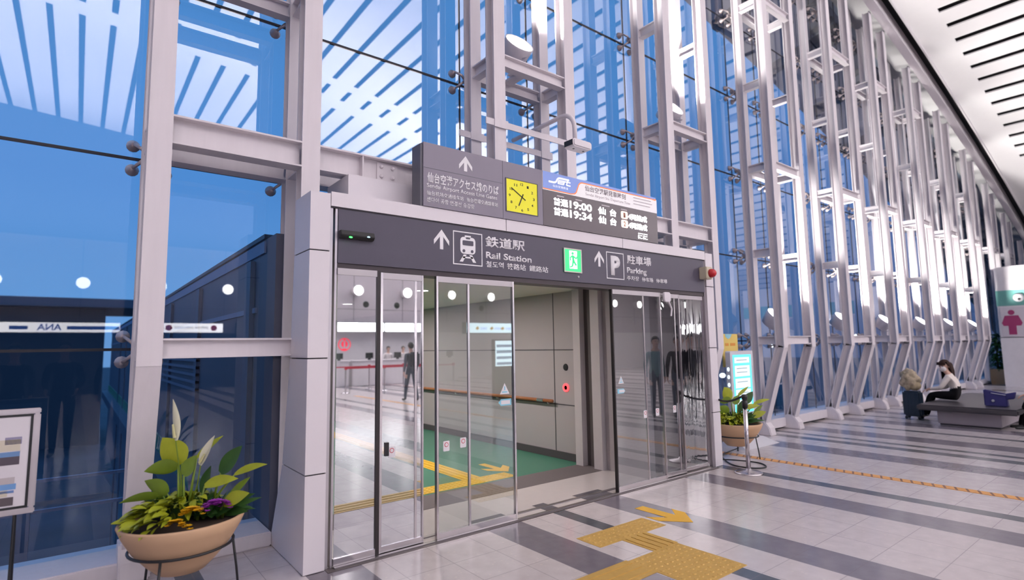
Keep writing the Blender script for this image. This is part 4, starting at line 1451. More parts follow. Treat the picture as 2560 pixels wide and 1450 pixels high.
# ---------------------------------------------------------------- people
def figure(name, label, loc, rz, J, E, regions, mats, scale=1.0, group=None):
    """one continuous skinned body. J: joint -> (x,y,z,radius); E: edges; regions: (a,b,material index)"""
    t = thing(name, label, 'person', loc, group)
    me = bpy.data.meshes.new('body')
    ks_ = list(J)
    R_ = Matrix.Rotation(rz, 3, 'Z')
    co = [R_ @ (Vector(J[k][:3])*scale) for k in ks_]
    me.from_pydata(co, [(ks_.index(a), ks_.index(b)) for a, b in E], [])
    ob = bpy.data.objects.new('body', me)
    COL.objects.link(ob)
    sk = ob.modifiers.new('s', 'SKIN')
    sk.use_smooth_shade = True
    for i, k in enumerate(ks_):
        q = J[k][3]*scale
        me.skin_vertices[0].data[i].radius = (q, (J[k][4] if len(J[k]) > 4 else J[k][3])*scale)
        me.skin_vertices[0].data[i].use_root = (k == 'pelvis')
    sd = ob.modifiers.new('d', 'SUBSURF')
    sd.levels = sd.render_levels = 2
    dg = bpy.context.evaluated_depsgraph_get()
    nm = bpy.data.meshes.new_from_object(ob.evaluated_get(dg))
    bpy.data.objects.remove(ob)
    for m_ in mats:
        nm.materials.append(m_)
    segs = [(R_ @ (Vector(J[a][:3])*scale), R_ @ (Vector(J[b][:3])*scale), mi) for a, b, mi in regions]
    for p in nm.polygons:
        c = p.center
        best, bi = 1e9, 0
        for a, b, mi in segs:
            d_ = b-a
            tt = max(0, min(1, (c-a).dot(d_)/max(1e-9, d_.dot(d_))))
            q = (c-a-d_*tt).length
            if q < best:
                best, bi = q, mi
        p.material_index = bi
        p.use_smooth = True
    o = bpy.data.objects.new('body', nm)
    COL.objects.link(o)
    o.parent = t
    return t, R_


SKIN = mat('skin', (0.58, 0.36, 0.28), 0.5)
HAIRB = mat('dark_brown_hair', (0.035, 0.016, 0.013), 0.75, var=0.3, scale=30, spec=0.2)
HAIRK = mat('black_hair', (0.012, 0.010, 0.012), 0.45)
CREAM = mat('cream_knit', (0.76, 0.69, 0.64), 0.8, var=0.06, scale=40)
BLKC = mat('black_cloth', (0.007, 0.006, 0.008), 0.9, spec=0.15)
SHOE = mat('beige_shoe', (0.42, 0.36, 0.3), 0.6)
MASKW = mat('white_mask', (0.72, 0.68, 0.68), 0.7)


def hand_joints(J, E, R, side, w, d, nrm, up, m_skin=0):
    """palm and five unequal curled fingers from wrist w, pointing along d"""
    w, d, nrm, up = Vector(w), Vector(d).normalized(), Vector(nrm).normalized(), Vector(up).normalized()
    pm = w+d*0.055
    J[side+'palm'] = (*pm, 0.026, 0.016)
    E.append((side+'wrist', side+'palm'))
    R.append((side+'wrist', side+'palm', m_skin))
    for i, (o_, ln) in enumerate(((-0.027, 0.060), (-0.009, 0.072), (0.009, 0.078), (0.026, 0.068))):
        a = pm+up*o_*0.9+d*0.035
        b = a+d*ln*0.5-nrm*0.012
        c = b+d*ln*0.35-nrm*0.03
        for q, (n_, p) in enumerate((('a', a), ('b', b), ('c', c))):
            J['%sf%d%s' % (side, i, n_)] = (*p, 0.0085-0.001*q, 0.0085-0.001*q)
        E += [(side+'palm', '%sf%da' % (side, i)), ('%sf%da' % (side, i), '%sf%db' % (side, i)), ('%sf%db' % (side, i), '%sf%dc' % (side, i))]
        R += [('%sf%da' % (side, i), '%sf%dc' % (side, i), m_skin)]
    a = w+d*0.03+up*0.032
    b = a+d*0.035+up*0.014-nrm*0.01
    J[side+'ta'] = (*a, 0.010, 0.010)
    J[side+'tb'] = (*b, 0.008, 0.008)
    E += [(side+'palm', side+'ta'), (side+'ta', side+'tb')]
    R += [(side+'ta', side+'tb', m_skin)]


def head_parts(t, c, fwd, hairm, mask=False, long_hair=False, s=1.0, glasses=False):
    """hair, face features on a head centred at c (parent coords) looking along fwd"""
    off = abs_loc(t)
    c = Vector(c)
    fwd = Vector(fwd).normalized()
    sd = fwd.cross(Vector((0, 0, 1))).normalized()
    up = sd.cross(fwd)
    B = Matrix((sd, fwd, up)).transposed().to_4x4()
    T = Matrix.Translation(c+off) @ B @ Matrix.Scale(s, 4)

    def add(m, nm, mt):
        bmesh.ops.transform(m.b, matrix=T, verts=m.b.verts)
        return m.build(nm, mt, t, smooth=True)
    m = MB()
    m.ball((0, -0.012, 0.025), 0.108, 20, (0.86, 1.02, 1.02))
    bmesh.ops.delete(m.b, geom=[v for v in m.b.verts if v.co.y > 0.045 and v.co.z < 0.075 or (v.co.z < -0.05 and v.co.y > -0.02)], context='VERTS')
    if long_hair:
        m.prism([(-0.085, 0.03), (-0.06, 0.06), (0.06, 0.06), (0.085, 0.03), (0.10, -0.10), (0.085, -0.30), (-0.085, -0.30), (-0.10, -0.10)], 'y', -0.115, -0.055)
        m.prism([(0.02, 0.05), (-0.07, 0.05), (-0.08, -0.08), (-0.05, -0.26), (-0.01, -0.27), (-0.02, -0.08)], 'x', 0.075, 0.10)
        m.prism([(0.02, 0.05), (-0.07, 0.05), (-0.08, -0.08), (-0.05, -0.26), (-0.01, -0.27), (-0.02, -0.08)], 'x', -0.10, -0.075)
        m.prism([(-0.07, 0.09), (0.07, 0.09), (0.078, 0.035), (-0.078, 0.035)], 'y', 0.06, 0.094)
    add(m, 'hair', hairm)
    m = MB()
    for q in (-1, 1):
        m.ball((q*0.032, 0.086, 0.012), 0.010, 8, (1.3, 0.5, 0.8))
    add(m, 'eyes', BLACK)
    m = MB()
    m.ball((0, 0.102, -0.015), 0.014, 8, (0.8, 1.0, 1.5))
    for q in (-1, 1):
        m.ball((q*0.083, -0.005, 0.0), 0.022, 8, (0.4, 0.8, 1.3))
    add(m, 'nose_and_ears', SKIN)
    if mask:
        m = MB()
        m.ball((0, 0.055, -0.045), 0.066, 16, (1.0, 0.9, 0.85))
        add(m, 'mask', MASKW)
    else:
        m = MB()
        m.ball((0, 0.093, -0.052), 0.018, 8, (1.3, 0.5, 0.35))
        add(m, 'mouth', mat('lips', (0.42, 0.17, 0.15), 0.5))


# seated woman (facing +y in her own frame)
def seated(label, loc, rz, top, bottom, shoes, hairm, headdir, mask, long_hair, armfwd=True):
    J = {'pelvis': (0, 0, 0.12, 0.135, 0.11), 'waist': (0, 0.03, 0.25, 0.115, 0.09), 'chest': (0, 0.09, 0.40, 0.135, 0.10), 'collar': (0, 0.13, 0.50, 0.075, 0.06),
         'neck': (0, 0.16, 0.55, 0.045, 0.045), 'chin': (0, 0.20, 0.60, 0.062, 0.07), 'brow': (0, 0.195, 0.67, 0.080, 0.090), 'crown': (0, 0.18, 0.73, 0.06, 0.07)}
    E = [('pelvis', 'waist'), ('waist', 'chest'), ('chest', 'collar'), ('collar', 'neck'), ('neck', 'chin'), ('chin', 'brow'), ('brow', 'crown')]
    R = [('pelvis', 'waist', 2), ('waist', 'chest', 1), ('chest', 'collar', 1), ('collar', 'neck', 0), ('neck', 'chin', 0), ('chin', 'crown', 0)]
    for s, q in (('l', -1), ('r', 1)):
        J[s+'hip'] = (q*0.10, 0.06, 0.09, 0.095, 0.09)
        J[s+'knee'] = (q*0.09, 0.44, 0.10, 0.066, 0.066)
        J[s+'ankle'] = (q*0.09, 0.56, -0.28, 0.042, 0.042)
        J[s+'heel'] = (q*0.09, 0.57, -0.335, 0.034, 0.036)
        J[s+'toe'] = (q*0.10, 0.72, -0.345, 0.030, 0.026)
        J[s+'sh'] = (q*0.155, 0.12, 0.45, 0.062, 0.062)
        J[s+'elbow'] = (q*0.21, 0.24, 0.24, 0.047, 0.047)
        J[s+'wrist'] = (q*0.12, 0.42, 0.215, 0.030, 0.026)
        E += [('pelvis', s+'hip'), (s+'hip', s+'knee'), (s+'knee', s+'ankle'), (s+'ankle', s+'heel'), (s+'heel', s+'toe'), ('chest', s+'sh'), (s+'sh', s+'elbow'), (s+'elbow', s+'wrist')]
        R += [(s+'hip', s+'knee', 2), (s+'knee', s+'ankle', 2), (s+'heel', s+'toe', 3), ('chest', s+'sh', 1), (s+'sh', s+'elbow', 1), (s+'elbow', s+'wrist', 1)]
        hand_joints(J, E, R, s, J[s+'wrist'][:3], (-q*0.1, 1, -0.25), (0, 0, 1), (-q, 0, 0.1))
    t, R_ = figure('person', label, loc, rz, J, E, R, [SKIN, top, bottom, shoes])
    hd_ = R_ @ Vector(headdir)
    head_parts(t, R_ @ Vector((0, 0.195, 0.665)), hd_, hairm, mask, long_hair)
    return t


seated('woman in cream sweater and black trousers wearing a mask, seated on the bench', (13.62, -0.92, 0.39), 0.0, CREAM, BLKC, SHOE, HAIRB, (-0.92, 0.38, -0.12), True, True)
seated('person in black partly out of frame on the right end of the bench', (13.25, -2.42, 0.39), 0.5, BLKC, BLKC, BLACK, HAIRK, (0.1, 1, -0.05), False, False)


def standing(label, loc, rz, top, bottom, shoes, hairm, mask=False, scale=1.0, stride=0.0, group=None, arm=0.0):
    J = {'pelvis': (0, 0, 0.95, 0.135, 0.10), 'waist': (0, 0, 1.10, 0.12, 0.09), 'chest': (0, 0, 1.30, 0.145, 0.105), 'collar': (0, 0, 1.43, 0.08, 0.065),
         'neck': (0, 0.01, 1.50, 0.05, 0.05), 'chin': (0, 0.03, 1.565, 0.062, 0.07), 'brow': (0, 0.03, 1.64, 0.08, 0.092), 'crown': (0, 0.02, 1.70, 0.06, 0.07)}
    E = [('pelvis', 'waist'), ('waist', 'chest'), ('chest', 'collar'), ('collar', 'neck'), ('neck', 'chin'), ('chin', 'brow'), ('brow', 'crown')]
    R = [('pelvis', 'waist', 1), ('waist', 'chest', 1), ('chest', 'collar', 1), ('collar', 'neck', 0), ('neck', 'chin', 0), ('chin', 'crown', 0)]
    for s, q in (('l', -1), ('r', 1)):
        st = stride*q
        J[s+'hip'] = (q*0.09, 0, 0.90, 0.095, 0.09)
        J[s+'knee'] = (q*0.09, 0.02+st*0.5, 0.50, 0.066, 0.066)
        J[s+'ankle'] = (q*0.09, st-0.02, 0.10, 0.043, 0.043)
        J[s+'heel'] = (q*0.09, st-0.03, 0.04, 0.036, 0.038)
        J[s+'toe'] = (q*0.11, st+0.14, 0.03, 0.034, 0.028)
        J[s+'sh'] = (q*0.175, 0, 1.39, 0.062, 0.06)
        J[s+'elbow'] = (q*0.23, -0.03-st*0.2, 1.12, 0.048, 0.048)
        J[s+'wrist'] = (q*(0.24-arm*0.12), 0.05-st*0.3+arm*0.16, 0.87+arm*0.28, 0.031, 0.027)
        E += [('pelvis', s+'hip'), (s+'hip', s+'knee'), (s+'knee', s+'ankle'), (s+'ankle', s+'heel'), (s+'heel', s+'toe'), ('chest', s+'sh'), (s+'sh', s+'elbow'), (s+'elbow', s+'wrist')]
        R += [(s+'hip', s+'knee', 2), (s+'knee', s+'ankle', 2), (s+'heel', s+'toe', 3), ('chest', s+'sh', 1), (s+'sh', s+'elbow', 1), (s+'elbow', s+'wrist', 1)]
        hand_joints(J, E, R, s, J[s+'wrist'][:3], (0, 0.1+arm, -1+arm), (q, 0, 0), (0, 1, 0))
    t, R_ = figure('person', label, loc, rz, J, E, R, [SKIN, top, bottom, shoes], scale, group)
    head_parts(t, R_ @ (Vector((0, 0.03, 1.635))*scale), R_ @ Vector((0, 1, 0)), hairm, mask, s=scale)
    return t


GREYJ = mat('slate_jacket', (0.075, 0.085, 0.11), 0.7)
DENIM = mat('dark_denim', (0.05, 0.07, 0.10), 0.8)
TEALJ = mat('teal_shirt', (0.12, 0.24, 0.24), 0.8)
WSH = mat('white_uniform', (0.7, 0.66, 0.66), 0.7)
w = standing('person with backpack walking towards the check-in counters, mirrored in the left glass', (8.0, -11.0, 0), PI, GREYJ, DENIM, BLACK, HAIRK, stride=0.22)
bk2 = thing('backpack', 'dark backpack on the person walking in the hall', 'bag', (8.0, -10.86, 1.05))
MB().box(7.84, 8.16, -10.88, -10.70, 1.02, 1.46).build('sack', mat('backpack_cloth', (0.04, 0.045, 0.06), 0.8), bk2, bevel=0.05)
MB().box(7.89, 8.11, -10.70, -10.64, 1.05, 1.25).build('pocket', MATS['backpack_cloth'], bk2, bevel=0.02)
standing('person in black coat standing in the hall behind the camera', (-0.15, -4.85, 0), 0.1, BLKC, BLKC, BLACK, HAIRK, scale=1.02, arm=0.5)
standing('person in long dark coat close behind the camera, mirrored in the left window', (-0.75, -4.95, 0), -0.1, BLKC, BLKC, BLACK, HAIRK, scale=1.0, arm=0.3)
standing('person in black parka behind the camera, mirrored beside the left steel post', (0.5, -5.1, 0), 0.0, BLKC, BLKC, BLACK, HAIRK, scale=0.98, arm=0.2)
standing('person in dark jacket standing behind the camera near the left window', (-1.5, -4.6, 0), -0.2, BLKC, DENIM, BLACK, HAIRK, scale=0.97)
standing('person in black jacket mirrored in the right door leaf', (10.4, -3.15, 0), 0.9, BLKC, DENIM, BLACK, HAIRK, scale=1.0)
standing('person in teal shirt mirrored in the right door leaf', (10.1, -3.6, 0), 0.6, TEALJ, DENIM, BLACK, HAIRK, scale=1.0)

standing('person in long black coat mirrored in the rippled far right leaf', (11.1, -3.2, 0), 0.9, BLKC, BLKC, BLACK, HAIRK, scale=1.02)

# ---------------------------------------------------------------- hall behind the camera (seen in the glass)
HWL = mat('hall_wall_white', (0.76, 0.73, 0.75), 0.6)
HGW = mat('hall_wall_grey', (0.50, 0.46, 0.50), 0.55, var=0.02)
HDW = mat('hall_wall_dark', (0.06, 0.065, 0.085), 0.6)
HUP = mat('hall_wall_upper', (0.07, 0.085, 0.14), 0.6)
struct(MB().box(6.0, 46, -20.7, -20.5, 0, 2.35).build('wall_back', HWL), 'white wall behind the check-in counters')
struct(MB().box(-16, 6.0, -20.7, -20.5, 0, 2.35).build('wall_back.001', HDW), 'dark shuttered wall beside the check-in counters')
wb = struct(MB().box(-16, 46, -20.7, -20.45, 2.35, 6.0).build('wall_back.002', HGW), 'grey wall above the check-in counters')
m = MB()
for i in range(-6, 19):
    m.box(i*2.5-0.01, i*2.5+0.01, -20.45, -20.445, 2.9, 6)
m.box(-16, 46, -20.45, -20.445, 3.4, 3.415)
m.build('panel_joint', DARKJ, wb)
struct(MB().box(-16, 46, -24, -20.5, 5.9, 6.0).build('trim_10', HGW), 'ledge above the counter wall')
struct(MB().box(-16, 46, -24.2, -24, 0, 12.8).build('wall_back.003', HUP), 'dark upper wall at the back of the hall')
struct(MB().box(-16.2, -16, -24, 1.3, 0, 13).build('wall_side', HGW), 'end wall of the hall')
struct(MB().box(46, 46.2, -24, 3, 0, 9).build('wall_side.001', HWL), 'far end wall of the hall')
LBX = mat('lightbox_white', (0.95, 0.95, 1), 0.4, emit=(1, 0.98, 1), estr=11)
LBC = mat('lightbox_cyan', (0.7, 0.95, 1), 0.4, emit=(0.72, 0.93, 1), estr=3.5)
LBB = mat('lightbox_blue', (0.05, 0.15, 0.6), 0.4, emit=(0.04, 0.16, 0.7), estr=2.2)
LBR = mat('lightbox_red', (0.7, 0.02, 0.05), 0.4, emit=(0.8, 0.03, 0.07), estr=1.0)


def face_text(body, box, y, mtl, parent, nm='lettering', **k):
    """lettering on a face that looks towards +y (to the glass front)"""
    o = text(body, (-box[1], -box[0], box[2], box[3]), y, mtl, None, nm, depth=0, **k)
    for v in o.data.vertices:
        v.co = Vector((-v.co.x, 2*y-v.co.y+0.012, v.co.z))-abs_loc(parent)
    o.parent = parent
    return o


def lightbox(label, x0, x1, z0, z1, mtl, y=-20.0):
    t = thing('lightbox_sign', label, 'lit sign', ((x0+x1)/2, y, z0), 'lit signs over the check-in counters')
    MB().box(x0-0.04, x1+0.04, y-0.40, y-0.02, z0-0.04, z1+0.04).build('housing', HDW, t)
    o = MB().box(x0, x1, y-0.02, y, z0, z1).build('lit_face', mtl, t)
    return t, o


t, o = lightbox('long white lit sign with blue stripes, leftmost over the counters', -9, 1.27, 2.37, 2.73, LBX)
for x0, x1 in ((-8.5, -3.4), (-1.95, -1.45), (-0.9+0.55, 1.25)):
    MB().box(x0, x1, -20.0, -19.99, 2.47, 2.60).build('blue_stripe', LBB, o)
face_text('ANA', (-1.2, -0.5, 2.44, 2.68), -20.0, LBB, o, bold=0.02)
t, o = lightbox('small pale blue lit sign right of the blue striped sign', 1.5, 2.2, 2.42, 2.73, LBC)
t, o = lightbox('white lit sign with red discs between the windows', 2.48, 4.9, 2.37, 2.75, LBX)
for x in (2.9, 4.55):
    MB().prism(disc(x, 2.56, 0.12), 'y', -20.0, -19.99).build('red_disc', LBR, o)
face_text('JAPAN AIRLINES', (3.1, 4.35, 2.5, 2.62), -20.0, mat('lightbox_grey', (0.2, 0.2, 0.2), 0.5), o)
t, o = lightbox('white lit sign above the staffed counters', 5.5, 9.0, 2.37, 2.75, LBX)
t, o = lightbox('bright white lit sign right of the staffed counters', 9.1, 11.3, 2.37, 2.75, LBX)
t, o = lightbox('bright white lit sign, second right of the staffed counters', 11.4, 14.2, 2.37, 2.75, LBX)
t, o = lightbox('pale cyan lit sign with yellow marks for Tokyo', 15.3, 18.2, 2.28, 2.78, LBC, -19.0)
for x in (15.9, 16.8, 17.5):
    MB().prism([(x, 2.42), (x+0.13, 2.5), (x+0.05, 2.62), (x-0.1, 2.5)], 'y', -19.0, -18.99).build('yellow_mark', mat('lightbox_yellow', (0.9, 0.6, 0.1), 0.4, emit=(0.9, 0.6, 0.1), estr=0.8), o)
for x in (16.1, 17.0, 17.72):
    face_text('TOKYO', (x, x+0.42, 2.44, 2.56), -19.0, LBB, o)
t, o = lightbox('white lit sign at the far right of the hall', 34.5, 38.5, 2.3, 2.85, LBX)
t = thing('advert_display', 'pale blue lit advert display standing in the hall, mirrored in the clear leaf', 'display', (10.4, -9.5, 0))
MB().box(10.04, 10.78, -9.7, -9.56, 0.0, 1.80).build('housing', BLACK, t)
o = MB().box(10.08, 10.74, -9.56, -9.55, 0.98, 1.76).build('screen', LBC, t)
for i in range(4):
    MB().box(10.12, 10.70, -9.55, -9.545, 1.02+i*0.18, 1.10+i*0.18).build('picture_band', mat('advert_blue', (0.2, 0.4, 0.6), 0.4, emit=(0.3, 0.5, 0.7), estr=1.2), o)
# round floodlights on the back wall
wl_ = None
for i, k in enumerate(range(-4, 15)):
    x = 0.05+2.5*k
    t = thing('wall_floodlight', 'round floodlight over the counters, %s in the row from the left' % ['first', 'second', 'third', 'fourth', 'fifth', 'sixth', 'seventh', 'eighth', 'ninth', 'tenth', 'eleventh', 'twelfth', 'thirteenth', 'fourteenth', 'fifteenth', 'sixteenth', 'seventeenth', 'eighteenth', 'nineteenth'][i], 'lamp', (x, -20.4, 4.25), 'round floodlights over the counters')
    M_ = Matrix.Rotation(-PI/2, 4, 'X')
    MB().lathe([(0.10, -0.45), (0.2, -0.42), (0.24, -0.05), (0.25, 0), (0.22, 0.0), (0.215, -0.03)], (x, -20.0, 4.25), 20, M_).build('housing', CLAD, t, smooth=True)
    MB().lathe([(0.0001, -0.015), (0.218, -0.012)], (x, -20.0, 4.25), 20, M_).build('lens', mat('floodlight_lens', (1, 1, 1), 0.4, emit=(1, 0.98, 0.95), estr=14), t)
for i, x in enumerate((9.0, 10.6, 12.2, 17.2)):
    o = MB().lathe([(0.0001, 0.03), (0.13, 0.02), (0.15, 0)], (x, -20.45, 3.65), 18, Matrix.Rotation(-PI/2, 4, 'X')).build('wall_speaker', BLACK, origin=(x, -20.45, 3.65))
    tag(o, 'dark round speaker on the grey counter wall, %s from the left' % ['first', 'second', 'third', 'fourth'][i], 'speaker', 'round wall speakers')
# red round emblem, counters, monitors, staff, barrier belts
em = thing('airline_emblem', 'red and white round crane emblem on the white counter wall', 'emblem', (9.6, -20.49, 1.75))
MB().prism(disc(9.6, 1.78, 0.30, 32), 'y', -20.50, -20.49).build('red_disc', LBR, em)
m = MB()
for q in (-1, 1):
    pts = [(9.6+q*0.03, 1.62)]
    for k in range(9):
        a = -1.0+k*2.3/8
        pts.append((9.6+q*0.25*math.cos(a), 1.78+0.25*math.sin(a)))
    for k in range(8, -1, -1):
        a = -1.0+k*2.3/8
        pts.append((9.6+q*(0.14+0.004*k)*math.cos(a), 1.78+(0.14+0.004*k)*math.sin(a)))
    m.prism(pts, 'y', -20.49, -20.485)
m.prism([(9.57, 1.95), (9.63, 1.95), (9.64, 1.6), (9.56, 1.6)], 'y', -20.49, -20.485)
m.build('white_crane', STW, em)
CNT = mat('counter_white', (0.74, 0.71, 0.73), 0.4)
for i in range(5):
    x = 8.4+i*1.35
    t = thing('check_in_counter', 'white check-in counter, %s from the left' % ['first', 'second', 'third', 'fourth', 'fifth'][i], 'counter', (x, -18.6, 0), 'white check-in counters')
    MB().box(x-0.6, x+0.6, -18.9, -18.4, 0, 1.05).build('body', CNT, t, bevel=0.02)
    MB().box(x-0.64, x+0.64, -18.95, -18.35, 1.05, 1.09).build('top', CNT, t)
    mo = thing('monitor', 'dark monitor on the %s check-in counter' % ['first', 'second', 'third', 'fourth', 'fifth'][i], 'monitor', (x+0.25, -18.65, 1.09), 'monitors on the counters')
    MB().box(x+0.08, x+0.42, -18.66, -18.63, 1.16, 1.40).build('screen', BLACK, mo)
    MB().box(x+0.2, x+0.3, -18.7, -18.6, 1.09, 1.17).build('foot', BLACK, mo)
for i, (x, s) in enumerate(((11.2, 'left'), (11.95, 'middle'), (13.5, 'right'))):
    standing('staff member in white uniform behind the counters, %s of three' % s, (x, -19.3, 0), 0.0, WSH, BLKC, BLACK, HAIRK, scale=0.95, arm=0.7, group='staff behind the counters')
REDB = mat('red_belt', (0.5, 0.02, 0.05), 0.6)
k = 0
for row, yb in enumerate((-16.6, -15.2)):
    for i in range(4):
        x = 7.6+i*1.5
        k += 1
        t = thing('queue_barrier', 'silver queue post with red belts before the counters, %s row, %s from the left' % (['back', 'front'][row], ['first', 'second', 'third', 'fourth'][i]), 'barrier post', (x, yb, 0), 'queue barriers with red belts')
        MB().lathe([(0.16, 0), (0.16, 0.015), (0.03, 0.04)], (x, yb, 0), 18).build('base', CHROME, t)
        MB().tube([(x, yb, 0.03), (x, yb, 0.95)], 0.028, 10).build('pole', CHROME, t)
        m = MB()
        if i < 3:
            m.box(x+0.03, x+1.47, yb-0.003, yb+0.003, 0.86, 0.91)
        m.box(x-0.04, x+0.04, yb-0.04, yb+0.04, 0.84, 0.95)
        m.build('red_belt', REDB, t)

# ---------------------------------------------------------------- restroom block and far plant at the right
rbk = thing('restroom_block', 'white restroom block with teal stripe and figure pictogram at far right', 'building block', (27, -2.5, 0))
MB().box(24.3, 30, -7, 0.34, 0, 2.655).box(24.3, 30, -7, 0.34, 3.17, 3.97).build('wall_panels', HWL, rbk)
MB().box(24.285, 30, -7, 0.35, 2.655, 3.17).build('teal_stripe', mat('teal_stripe', (0.12, 0.34, 0.31), 0.5), rbk)
MB().box(24.29, 24.3, -7, 0.34, 1.60, 1.615).build('panel_joint', DARKJ, rbk)
WP = MB().box(24.27, 24.3, -4, 0.28, 1.64, 2.60).build('pictogram_panel', mat('pictogram_panel', (0.62, 0.58, 0.62), 0.5), rbk)
X_ = 24.265


def figure_sign(yc_, pts, mtl):
    m = MB()
    m.prism(disc(yc_, 2.43, 0.085, 20), 'x', X_, X_+0.005)
    m.prism([(yc_+p[0], p[1]) for p in pts], 'x', X_, X_+0.005)
    m.build('figure_pictogram', mtl, WP)


figure_sign(0.0, [(-0.17, 2.33), (0.17, 2.33), (0.26, 2.08), (0.22, 1.99), (0.10, 1.99), (0.10, 1.70), (-0.10, 1.70), (-0.10, 1.99), (-0.22, 1.99), (-0.26, 2.08)], mat('magenta_pictogram', (0.30, 0.03, 0.12), 0.5))
MB().box(X_, X_+0.005, -0.46, -0.39, 1.70, 2.50).build('divider_bar', mat('pictogram_grey', (0.2, 0.18, 0.2), 0.5), WP)
figure_sign(-0.82, [(-0.18, 2.33), (0.18, 2.33), (0.16, 1.95), (0.11, 1.95), (0.11, 1.70), (-0.11, 1.70), (-0.11, 1.95), (-0.16, 1.95)], mat('blue_pictogram', (0.05, 0.08, 0.35), 0.5))
dc = thing('dome_camera', 'white dome camera on the teal stripe of the restroom block', 'camera', (24.27, -0.22, 2.9))
MB().lathe([(0.14, 0), (0.14, 0.05), (0.10, 0.12), (0.045, 0.155), (0.0001, 0.165)], (24.285, -0.22, 2.91), 20, Matrix.Rotation(-PI/2, 4, 'Y')).build('housing', CLAD, dc, smooth=True)
MB().ball((24.15, -0.25, 2.86), 0.045, 10).build('lens', BLACK, dc)
FX, FY = 25.3, 0.67
fp = thing('potted_tree', 'tall leafy plant in a square tan pot left of the restroom block', 'plant', (FX, FY, 0))
MB().hexa([(FX-0.18, FY-0.18, 0), (FX+0.18, FY-0.18, 0), (FX+0.18, FY+0.18, 0), (FX-0.18, FY+0.18, 0), (FX-0.24, FY-0.24, 0.52), (FX+0.24, FY-0.24, 0.52), (FX+0.24, FY+0.24, 0.52), (FX-0.24, FY+0.24, 0.52)]).build('pot', mat('tan_pot', (0.45, 0.31, 0.18), 0.7), fp)
MB().tube([(FX, FY, 0.45), (FX+0.02, FY-0.02, 1.6)], [0.035, 0.018], 8).build('trunk', mat('bark', (0.12, 0.08, 0.05), 0.8), fp)
m = MB()
rnd = random.Random(5)
for i in range(190):
    z = rnd.uniform(0.55, 1.75)
    a = rnd.uniform(0, 2*PI)
    rr_ = 0.30*(1.0-0.45*(z-0.55)/1.2)
    p = Vector((FX, FY-0.01, z))
    leaf_blade(m, p+Vector((math.cos(a), math.sin(a), 0))*rr_*0.2, p+Vector((math.cos(a)*rr_, math.sin(a)*rr_, rnd.uniform(-0.1, 0.15))), 0.11, 0.08, 4)
m.build('foliage', LEAFD, fp)['kind'] = 'stuff'

# ---------------------------------------------------------------- outdoors
GRD = mat('night_ground', (0.035, 0.038, 0.055), 0.7, var=0.7, scale=0.25)
struct(MB().box(-300, 300, 1.3, 390, -7.2, -7).build('ground', GRD), 'dark ground outside below the hall')
struct(MB().box(-16, 46, 1.25, 1.32, -7, -0.01).build('wall_base', HDW), 'outer wall under the hall floor')
lk = thing('link_bridge', 'dark outer side of the station link bridge beyond the left window', 'bridge', (1.5, 8, 0))
m = MB()
m.box(1.31, 5.6, 1.22, 30, 2.625, 2.665)
m.build('roof_edge', mat('bridge_roof_dark', (0.045, 0.05, 0.075), 0.5), lk)
MB().box(1.312, 1.328, 1.22, 30, 2.49, 2.60).build('fascia', mat('bridge_fascia', (0.22, 0.26, 0.40), 0.5), lk)
MB().box(1.31, 1.33, 1.5, 30, 1.95, 2.0).build('cable_tray', mat('bridge_tray', (0.25, 0.28, 0.40), 0.5), lk)
m = MB()
for k in range(8):
    m.box(1.28, 1.33, 4.5, 8.5, 1.05+k*0.10, 1.09+k*0.10)
m.build('louvre', mat('bridge_louvre', (0.16, 0.18, 0.26), 0.5), lk)
for k in range(8):
    y = 1.6+k*2.9
    MB().box(1.285, 1.328, y, y+0.22, -6.9, 2.46).build('column', mat('bridge_column', (0.10, 0.12, 0.18), 0.5), lk)
MB().box(1.05, 1.325, 1.4, 30, -0.6, -0.3).build('deck_edge', mat('bridge_deck', (0.06, 0.075, 0.12), 0.5), lk)
st = thing('service_platform', 'blue grey steel service platform with stair outside the left window', 'platform', (-0.3, 4, -1))
PLT = mat('platform_steel', (0.13, 0.18, 0.32), 0.5)
MB().box(-4.5, 0.9, 3.2, 4.8, -1.0, -0.85).build('deck', PLT, st)
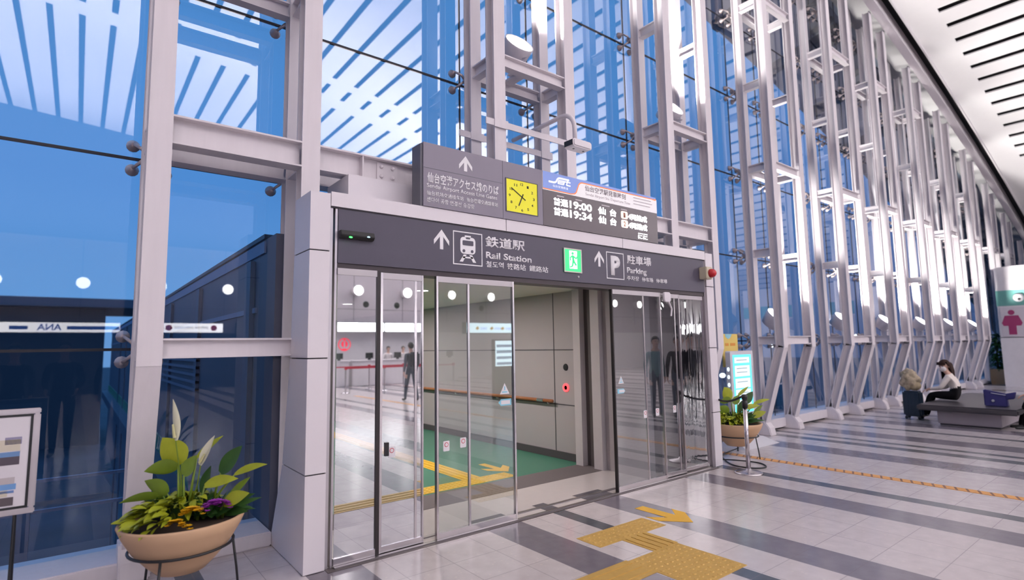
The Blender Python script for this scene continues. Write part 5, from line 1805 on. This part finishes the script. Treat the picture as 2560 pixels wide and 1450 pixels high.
for x in (-4.3, -2.2, -0.35, 0.6):
    MB().box(x-0.06, x+0.06, 3.3, 3.42, -6.9, 0.35).build('post', PLT, st)
m = MB()
for z in (0.0, 0.3):
    m.box(-4.4, 0.7, 3.33, 3.38, z, z+0.03)
m.build('rail', PLT, st)
m = MB()
for k in range(12):
    m.box(0.0, 0.9, 2.0+k*0.10, 2.08+k*0.10, -2.2+k*0.10, -2.17+k*0.10)
m.build('stair_tread', PLT, st)
BLD = mat('far_building', (0.05, 0.055, 0.075), 0.7)
for i, (x0, x1, y0, y1, h, lab) in enumerate(((-45, 2, 62, 75, 6.6, 'long low dark building with thin roof far beyond the left window'), (60, 130, 110, 125, 5, 'dark distant block beyond the right windows'),
                                             (30, 52, 60, 70, 4.6, 'dark building beyond the first right window'))):
    t = thing('distant_building', lab, 'building', ((x0+x1)/2, y0, -7))
    MB().box(x0, x1, y0, y1, -7, h-0.8).build('walls', BLD, t)
    MB().box(x0-2, x1+3, y0-2, y1+1, h-0.8, h).build('roof', mat('far_roof', (0.09, 0.10, 0.14), 0.6), t)
LOT = mat('yard_light', (1, 0.9, 0.8), 0.4, emit=(1, 0.9, 0.8), estr=5)
for i, (x, y, z, c) in enumerate(((34, 16, -0.6, 0), (33.2, 16, -0.55, 0), (52, 22, 1.2, 0), (20, 9.5, 1.05, 0), (62, 17, -1.0, 0), (63, 16.5, -1.7, 0), (80, 25, 2.2, 0), (-9, 24, -4.0, 0), (-6.5, 24, -4.0, 0))):
    t = thing('yard_lamp', 'small lamp outside, %s from the doorway' % ['first', 'second', 'third', 'fourth', 'fifth', 'sixth', 'seventh', 'eighth', 'ninth'][i], 'lamp', (x, y, -7), 'small lamps outside in the dark')
    MB().tube([(x, y, -7), (x, y, z)], 0.05, 8).build('pole', BLD, t)
    MB().ball((x, y, z), 0.16, 10, (1.4, 1, 0.9)).build('globe', LOT if i < 7 else mat('amber_lamp', (1, 0.5, 0.3), 0.4, emit=(1, 0.45, 0.3), estr=2), t)
